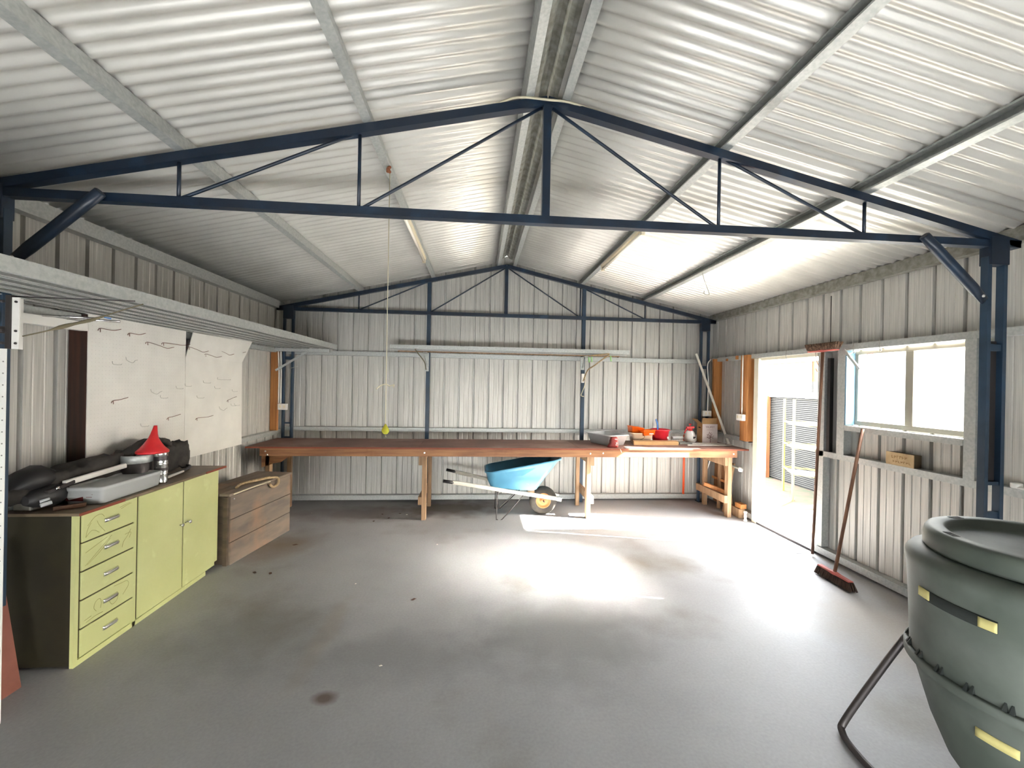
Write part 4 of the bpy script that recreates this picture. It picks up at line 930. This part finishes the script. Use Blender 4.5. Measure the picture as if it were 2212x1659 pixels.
# ------------------------------------------------------------------ small box on right girt
t = thing('old_small_box', 'small old tan carton with worn brown lettering on the right wall girt', 'box', (GR+.03, 2.85, .981))
B('old_box').box(GR+.0, GR+.006, 2.755, 2.96, .981, 1.078).build('box_front', t)
B('old_box_side').box(GR+.006, GR+.066, 2.757, 2.958, .981, 1.076).build('box_body', t)
mb = B('print_brown')
for z_, h_, y_, n_ in ((1.045, .022, 2.915, 6), (1.010, .015, 2.905, 7)):      # worn lettering, too faded to read
    for k in range(n_):
        yy = y_-k*.0195
        mb.box(GR-.0008, GR, yy-.003, yy, z_-h_/2, z_+h_/2)
        zz = z_+h_*random.choice((-.45, 0, .4)); mb.box(GR-.0008, GR, yy-.012, yy-.003, zz-.0018, zz+.0018)
        if k % 2: mb.box(GR-.0008, GR, yy-.013, yy-.0105, z_-h_*.1, z_+h_/2)
mb.build('box_lettering', t)

tag(B('white_pl').lathe([(.02, 0), (.026, .004), (.026, .03), (.02, .034)], (GR+.02, 2.19, .981), 16).box(GR, GR+.05, 2.12, 2.20, .981, .992).build('plastic_box', bevel=.002), 'small white plastic box on the girt right of the blue column', 'box')
# ------------------------------------------------------------------ brooms
def broom(name, lb, base, top, head_dir, up_, upside, m_b):
    base, top = Vector(base), Vector(top); t = thing(name, lb, 'broom', base, 'brooms by the doorway')
    hd = Vector(head_dir).normalized(); ax = (top-base).normalized()
    dn = Vector((0, 0, -1 if not upside else 1))
    B('broom_wood').tube([base, base.lerp(top, .5), top], .0125, 10).build('broom_handle', t)
    c = base
    sdv = hd.cross(Vector((0, 0, 1))).normalized()
    mb = B('pink_head'); R = []
    for s_ in (-1, -.94, -.3, 0, .3, .94, 1):
        hh = .008 if abs(s_) > .9 else .012 if abs(s_) > .2 else .022
        R.append([c+hd*(.155*s_)+sdv*(w_*.024)+Vector((0, 0, 1 if not upside else -1))*(k_*hh+ .0) for w_, k_ in ((-1, -.5), (1, -.5), (.7, .6), (-.7, .6))])
    mb.loft(R, smooth=False).build('broom_head', t, bevel=.003)
    mb = B(m_b)
    for i in range(26):
        for j in range(4):
            p = c+hd*(-.15+.3*i/25)+sdv*(-.018+.036*j/3)+dn*.009
            q = p+dn*.060+hd*((-.02+.04*i/25)+random.uniform(-.006, .006))+sdv*(-.012+.024*j/3)
            mb.tube([p, q], [.006, .0075], 5)
    o = mb.build('bristles', t); o['kind'] = 'stuff'
    return t
broom('push_broom', 'push broom with a dull red head standing on its bristles by the right wall', (2.885, 3.06, .078), (3.175, 3.13, 1.23), (.05, 1, 0), 1, False, 'bristle')
broom('push_broom', 'upturned push broom with tan bristles leaning beside the doorway', (3.14, 3.50, 1.905), (3.13, 3.56, .02), (0, 1, 0), 1, True, 'bristle_tan')
tag(B('steel_dark').tube([(3.175, 3.457, 1.95), (3.175, 3.457, 2.40)], .004, 6).build('thin_rod'), 'thin dark rod rising behind the upturned broom', 'rod')
tag(B('black').box(GR+.01, GR+.045, 3.495, 3.525, .98, 1.84).build('rubber_strip'), 'dark rubber strip hanging on the sheet beside the door stud', 'strip')
tag(B('screw').box(3.02, 3.16, 3.62, 3.63, .001, .006).build('metal_offcut'), 'bright metal offcut on the floor by the door threshold', 'offcut')

# ------------------------------------------------------------------ wheelbarrow
wbw = thing('wheelbarrow', 'wheelbarrow with light blue plastic tray and white handles under the bench', 'wheelbarrow', (.5, 4.85, 0))
WC = Vector((.80, 4.855, .165))
w1 = B('rubber').lathe([(.088, -.034), (.13, -.044), (.155, -.036), (.165, -.015), (.165, .015), (.155, .036), (.13, .044), (.088, .034)], WC, 36, cap0=False, cap1=False, axis='y')
R_ = w1.build('tyre', wbw)
B('hub_or').lathe([(.018, -.04), (.03, -.038), (.034, -.02), (.07, -.014), (.082, -.032), (.09, -.036), (.09, .036), (.082, .032), (.07, .014), (.034, .02), (.03, .038), (.018, .04)], WC, 32, axis='y').build('wheel_rim', wbw)
B('steel_dark').tube([WC-Vector((0, .09, 0)), WC+Vector((0, .09, 0))], .008, 8).build('axle', wbw)
hs = []
for y0, y1, z0 in ((4.61, 4.775, .452), (5.10, 4.935, .475)):
    a = Vector((-.37, y0, z0)); b = Vector((1.0, y1, .195)); d = b-a
    B('handle_wood').bar(a+d*.075, b-d*.02, .032, .042).build('handle', wbw, bevel=.006)
    B('black').tube([a, a+d*.085], .018, 10).build('grip', wbw)
    B('galv').bar(b-d*.035, b+d*.005, .038, .048).build('end_cap', wbw, bevel=.003)
    B('steel_dark').tube(smooth_path([a+d*.455+Vector((0, 0, -.02)), a+d*.455+Vector((-.015, 0, -.1)), (.235, y0*.8+y1*.2, .012), (.245, y0*.8+y1*.2, .006), (.30, y0*.8+y1*.2, .006), a+d*.67+Vector((0, 0, -.02))], 3), .006, 6).build('leg_bar', wbw)
B('steel_dark').tube([(.25, 4.66, .12), (.25, 5.05, .12)], .005, 6).tube([(.235, 4.70, .31), (.27, 4.70, .12), (.5, 5.0, .25)], .004, 6).build('leg_brace', wbw)
B('leg_timber').box(.60, .68, 4.74, 4.97, .275, .31).build('wedge_block', wbw)
mb = B('blue_tray')
def tring(x0, x1, hw, z0, z1, r, n=6, cyy=4.86):
    pts = rrect((x0+x1)/2, cyy, 0, (x1-x0)/2, hw, r, n)
    return [Vector((p.x, p.y, z0+(z1-z0)*(p.x-x0)/(x1-x0))) for p in pts]
outer = [tring(.18, .68, .16, .345, .315, .05), tring(.165, .705, .18, .36, .33, .06), tring(.13, .80, .215, .44, .47, .08), tring(.11, .955, .245, .525, .675, .10), tring(.095, .985, .26, .527, .685, .11), tring(.095, .985, .26, .540, .700, .11), tring(.11, .965, .247, .542, .700, .10)]
mb.loft(outer, cap0=True, cap1=False)
tr_o = mb.build('tray', wbw)
mb = B('blue_tray'); mb.loft([tring(.11, .965, .247, .542, .700, .10), tring(.135, .80, .208, .44, .475, .08), tring(.175, .70, .17, .365, .335, .06)], cap0=False, cap1=True); mb.build('tray_inside', wbw)

# ------------------------------------------------------------------ tumbler drum
dm = thing('compost_tumbler', 'large dusty grey-green plastic drum with a round lid on the right', 'drum', (2.10, 1.333, 0))
DC = (2.10, 1.333, 0)
B('drum').lathe([(.362, .50), (.366, .62), (.374, .80), (.378, .845), (.382, .86), (.380, .885), (.366, .905), (.345, .915), (.33, .918)], DC, 72, cap0=False, cap1=True).build('upper_shell', dm)
mb = B('drum'); mb.lathe([(.362, .50), (.376, .50), (.380, .495), (.380, .470), (.376, .465), (.355, .465), (.34, .40), (.30, .25), (.25, .12), (.23, .09), (.0, .085)], DC, 72, cap0=False, cap1=False).build('lower_shell', dm)
mb = B('drum_dark')
for k in range(24):
    a = math.radians(15*k+6)
    for da in (-.022, .022):
        c = Vector((DC[0]+.370*math.cos(a+da), DC[1]+.370*math.sin(a+da), .502)); u = Vector((math.cos(a), math.sin(a), 0)); v_ = Vector((-math.sin(a), math.cos(a), 0))
        mb.loft([[c-v_*.006-u*.014, c+v_*.006-u*.014, c+v_*.006+u*.006, c-v_*.006+u*.006], [c-v_*.002-u*.014+Vector((0, 0, .03)), c+v_*.002-u*.014+Vector((0, 0, .03)), c+v_*.002-u*.010+Vector((0, 0, .03)), c-v_*.002-u*.010+Vector((0, 0, .03))]], smooth=False)
mb.build('flange_bolts', dm)
LC = (2.11, 1.338, 0)
B('drum').lathe([(.310, .919), (.329, .921), (.331, .93), (.330, .965), (.326, .985), (.318, .998), (.305, 1.0), (.272, 1.0), (.262, .995), (.258, .975), (.245, .968), (.12, .965), (.001, .966)], LC, 72, cap0=True, cap1=False).build('lid', dm)
mb = B('drum_dark')
for a0 in (160, 92, 232):
    a = math.radians(a0); u = Vector((math.cos(a), math.sin(a), 0)); v_ = Vector((-math.sin(a), math.cos(a), 0)); c = Vector(LC)+u*.290+Vector((0, 0, 1.0005))
    for k in range(-3, 4): mb.loft([[c+v_*(k*.008-.0022)-u*.012, c+v_*(k*.008+.0022)-u*.012, c+v_*(k*.008+.0022)+u*.012, c+v_*(k*.008-.0022)+u*.012], [c+v_*(k*.008-.0022)-u*.012+Vector((0, 0, .001)), c+v_*(k*.008+.0022)-u*.012+Vector((0, 0, .001)), c+v_*(k*.008+.0022)+u*.012+Vector((0, 0, .001)), c+v_*(k*.008-.0022)+u*.012+Vector((0, 0, .001))]], smooth=False)
mb.build('lid_vents', dm)
def band(name, a0, a1, z, hh, m_, rr=.3755, n=14, ends=0):
    P = []
    for k in range(n+1):
        a = math.radians(a0+(a1-a0)*k/n); P.append((a, 1))
    rows = [[Vector((DC[0]+rr*math.cos(a), DC[1]+rr*math.sin(a), z+dz)) for a, _ in P] for dz in (-hh, hh)]
    rows = [rows[0], rows[1]]
    mb = B(m_); mb.grid(rows); return mb.build(name, dm, solid=.004)
band('handle_slot', 163, 197, .765, .020, 'drum_dark'); band('yellow_strip', 158, 166, .768, .017, 'yellow', .3785, 6); band('yellow_strip', 190, 197, .765, .017, 'yellow', .3785, 6)
band('yellow_strip', 186, 204, .36, .016, 'yellow', .334, 8)
# tubular stand
for k, s_ in enumerate((-1, 1)):
    pass
mb = B('steel_dark')
mb.tube(smooth_path([(1.865, 1.62, .49), (1.80, 1.66, .33), (1.69, 1.72, .06), (1.655, 1.70, .018), (1.625, 1.6, .014), (1.62, 1.45, .014), (1.65, 1.1, .014), (1.68, .92, .06), (1.78, .95, .28), (1.86, 1.02, .50)], 6), .014, 10)
mb.build('stand_frame', dm)
mb = B('steel_dark'); mb.tube(smooth_path([(2.40, 1.66, .50), (2.47, 1.73, .28), (2.54, 1.74, .06), (2.56, 1.70, .014), (2.58, 1.35, .014), (2.55, .95, .014), (2.53, .92, .06), (2.46, .95, .28), (2.36, 1.02, .50)], 6), .014, 10); mb.build('stand_frame', dm)

# ------------------------------------------------------------------ leaves and scraps on the floor
deb = [(-1.68, 3.98, 'leaf', 'dry leaf on the floor beside the wooden chest, farther one'), (-1.75, 3.42, 'leaf', 'dry leaf on the floor right of the green cabinet'), (-1.62, 3.40, 'leaf', 'small dry leaf right of the leaf near the cabinet'),
       (-.36, 3.94, 'paper', 'tiny white scrap on the open floor near the far left'), (-1.12, 4.62, 'leaf', 'dry leaf under the bench, nearest the room'), (-.98, 4.72, 'leaf', 'dry leaf under the bench beside the pale ring'),
       (-1.08, 4.86, 'leaf', 'dark dry leaf under the bench, third from the chest'), (-.88, 4.88, 'leaf', 'reddish leaf under the bench left of the pale scrap'), (-.80, 4.84, 'paper', 'curled pale scrap under the bench'),
       (-1.9, 4.93, 'paper', 'pale scrap at the far end of the wooden chest'), (-.43, 2.95, 'leaf', 'small dark leaf in the middle of the floor'), (-.50, 2.27, 'paper', 'small white scrap in the near middle floor'), (-.9, 3.2, 'paper', 'tiny white fleck left of the floor middle')]
for i, (x, y, k, lb) in enumerate(deb):
    s_ = random.uniform(.012, .02) if k == 'leaf' else random.uniform(.006, .011); a = random.uniform(0, PI)
    pts = [Vector((x+s_*r_*math.cos(a+th), y+s_*r_*math.sin(a+th), .003+.006*abs(math.sin(th*1.5)))) for r_, th in ((1.6, 0), (.8, .7), (.55, 1.6), (.9, 2.5), (1.3, PI), (.7, 3.9), (.6, 4.7), (.85, 5.6))]
    mb = B(k); c0 = mb.bm.verts.new((x, y, .004)); vv = [mb.bm.verts.new(p) for p in pts]
    for j in range(8): mb.face([c0, vv[j], vv[(j+1) % 8]])
    tag(mb.build('dry_leaf' if k == 'leaf' else 'paper_scrap', solid=.001), lb, 'leaf' if k == 'leaf' else 'scrap', 'dry leaves on the floor' if k == 'leaf' else 'pale scraps on the floor')

# ------------------------------------------------------------------ outside, through the doorway
t = thing('slat_screen', 'grey horizontal slat screen fence outside the doorway', 'fence', (5.2, 6.2, 0))
mb = B('fence')
for k in range(46):
    z = .0+k*.0305; mb.box(5.20, 5.215, 4.9, 8.0, z, z+.017)
mb.build('slats', t); B('fence_back').box(5.225, 5.235, 4.9, 8.0, -.03, 1.40).build('backing', t)
B('handle_wood').box(5.16, 5.24, 4.9, 8.0, 1.405, 1.50).build('top_rail', t)
for y, m_ in ((7.1, 'post_tan'), (6.92, 'timber_out')):
    B(m_).box(5.10, 5.19, y-.05, y+.05, -.03, 1.42).build('fence_post', t)
t = thing('yellow_shelf_frame', 'pale yellow steel shelf frame standing outside the doorway', 'shelf frame', (4.7, 5.6, 0))
for x, y, h_ in ((4.75, 5.98, 1.40), (4.45, 5.42, 1.40), (5.08, 5.62, 1.40), (4.78, 5.05, 1.4)):
    B('yellow_steel').box(x-.012, x+.012, y-.012, y+.012, -.03, h_).build('upright', t)
for z in (.35, .72, 1.05):
    for a, b in (((4.75, 5.98), (4.45, 5.42)), ((5.08, 5.62), (4.78, 5.05)), ((4.75, 5.98), (5.08, 5.62)), ((4.45, 5.42), (4.78, 5.05))):
        B('yellow_steel').bar((a[0], a[1], z), (b[0], b[1], z), .02, .02).build('shelf_rail', t)
    B('white_pl').prism([(4.60, 5.68), (4.47, 5.44), (4.78, 5.09), (4.92, 5.33)], (0, 0, z+.012), (0, 0, z+.022), ((1, 0, 0), (0, 1, 0))).build('shelf_panel', t)
t = thing('house_wall', 'timber and white house wall beyond the slat fence', 'house', (9, 8, 0))
B('white_pl').box(8.6, 8.7, 4, 16, 2.28, 4.2).box(8.55, 8.6, 9.9, 10.05, 1.3, 4.0).box(8.55, 8.6, 8.9, 9.1, 1.3, 4.0).build('white_boards', t)
B('timber_out').box(8.62, 8.7, 4, 16, 1.75, 2.28).build('timber_band', t); B('fence').box(8.6, 8.7, 4, 16, -.03, 1.75).build('grey_band', t)
for a, b, lb in (((4.05, 5.2, -.02), (4.5, 5.5, -.02), 'loose timber plank on the grass outside, farther one'), ((3.95, 4.98, -.02), (4.6, 5.15, -.02), 'loose timber plank on the grass outside, nearer one')):
    tag(B('leg_timber').bar(a, b, .07, .025).build('loose_plank'), lb, 'plank', 'loose planks outside')
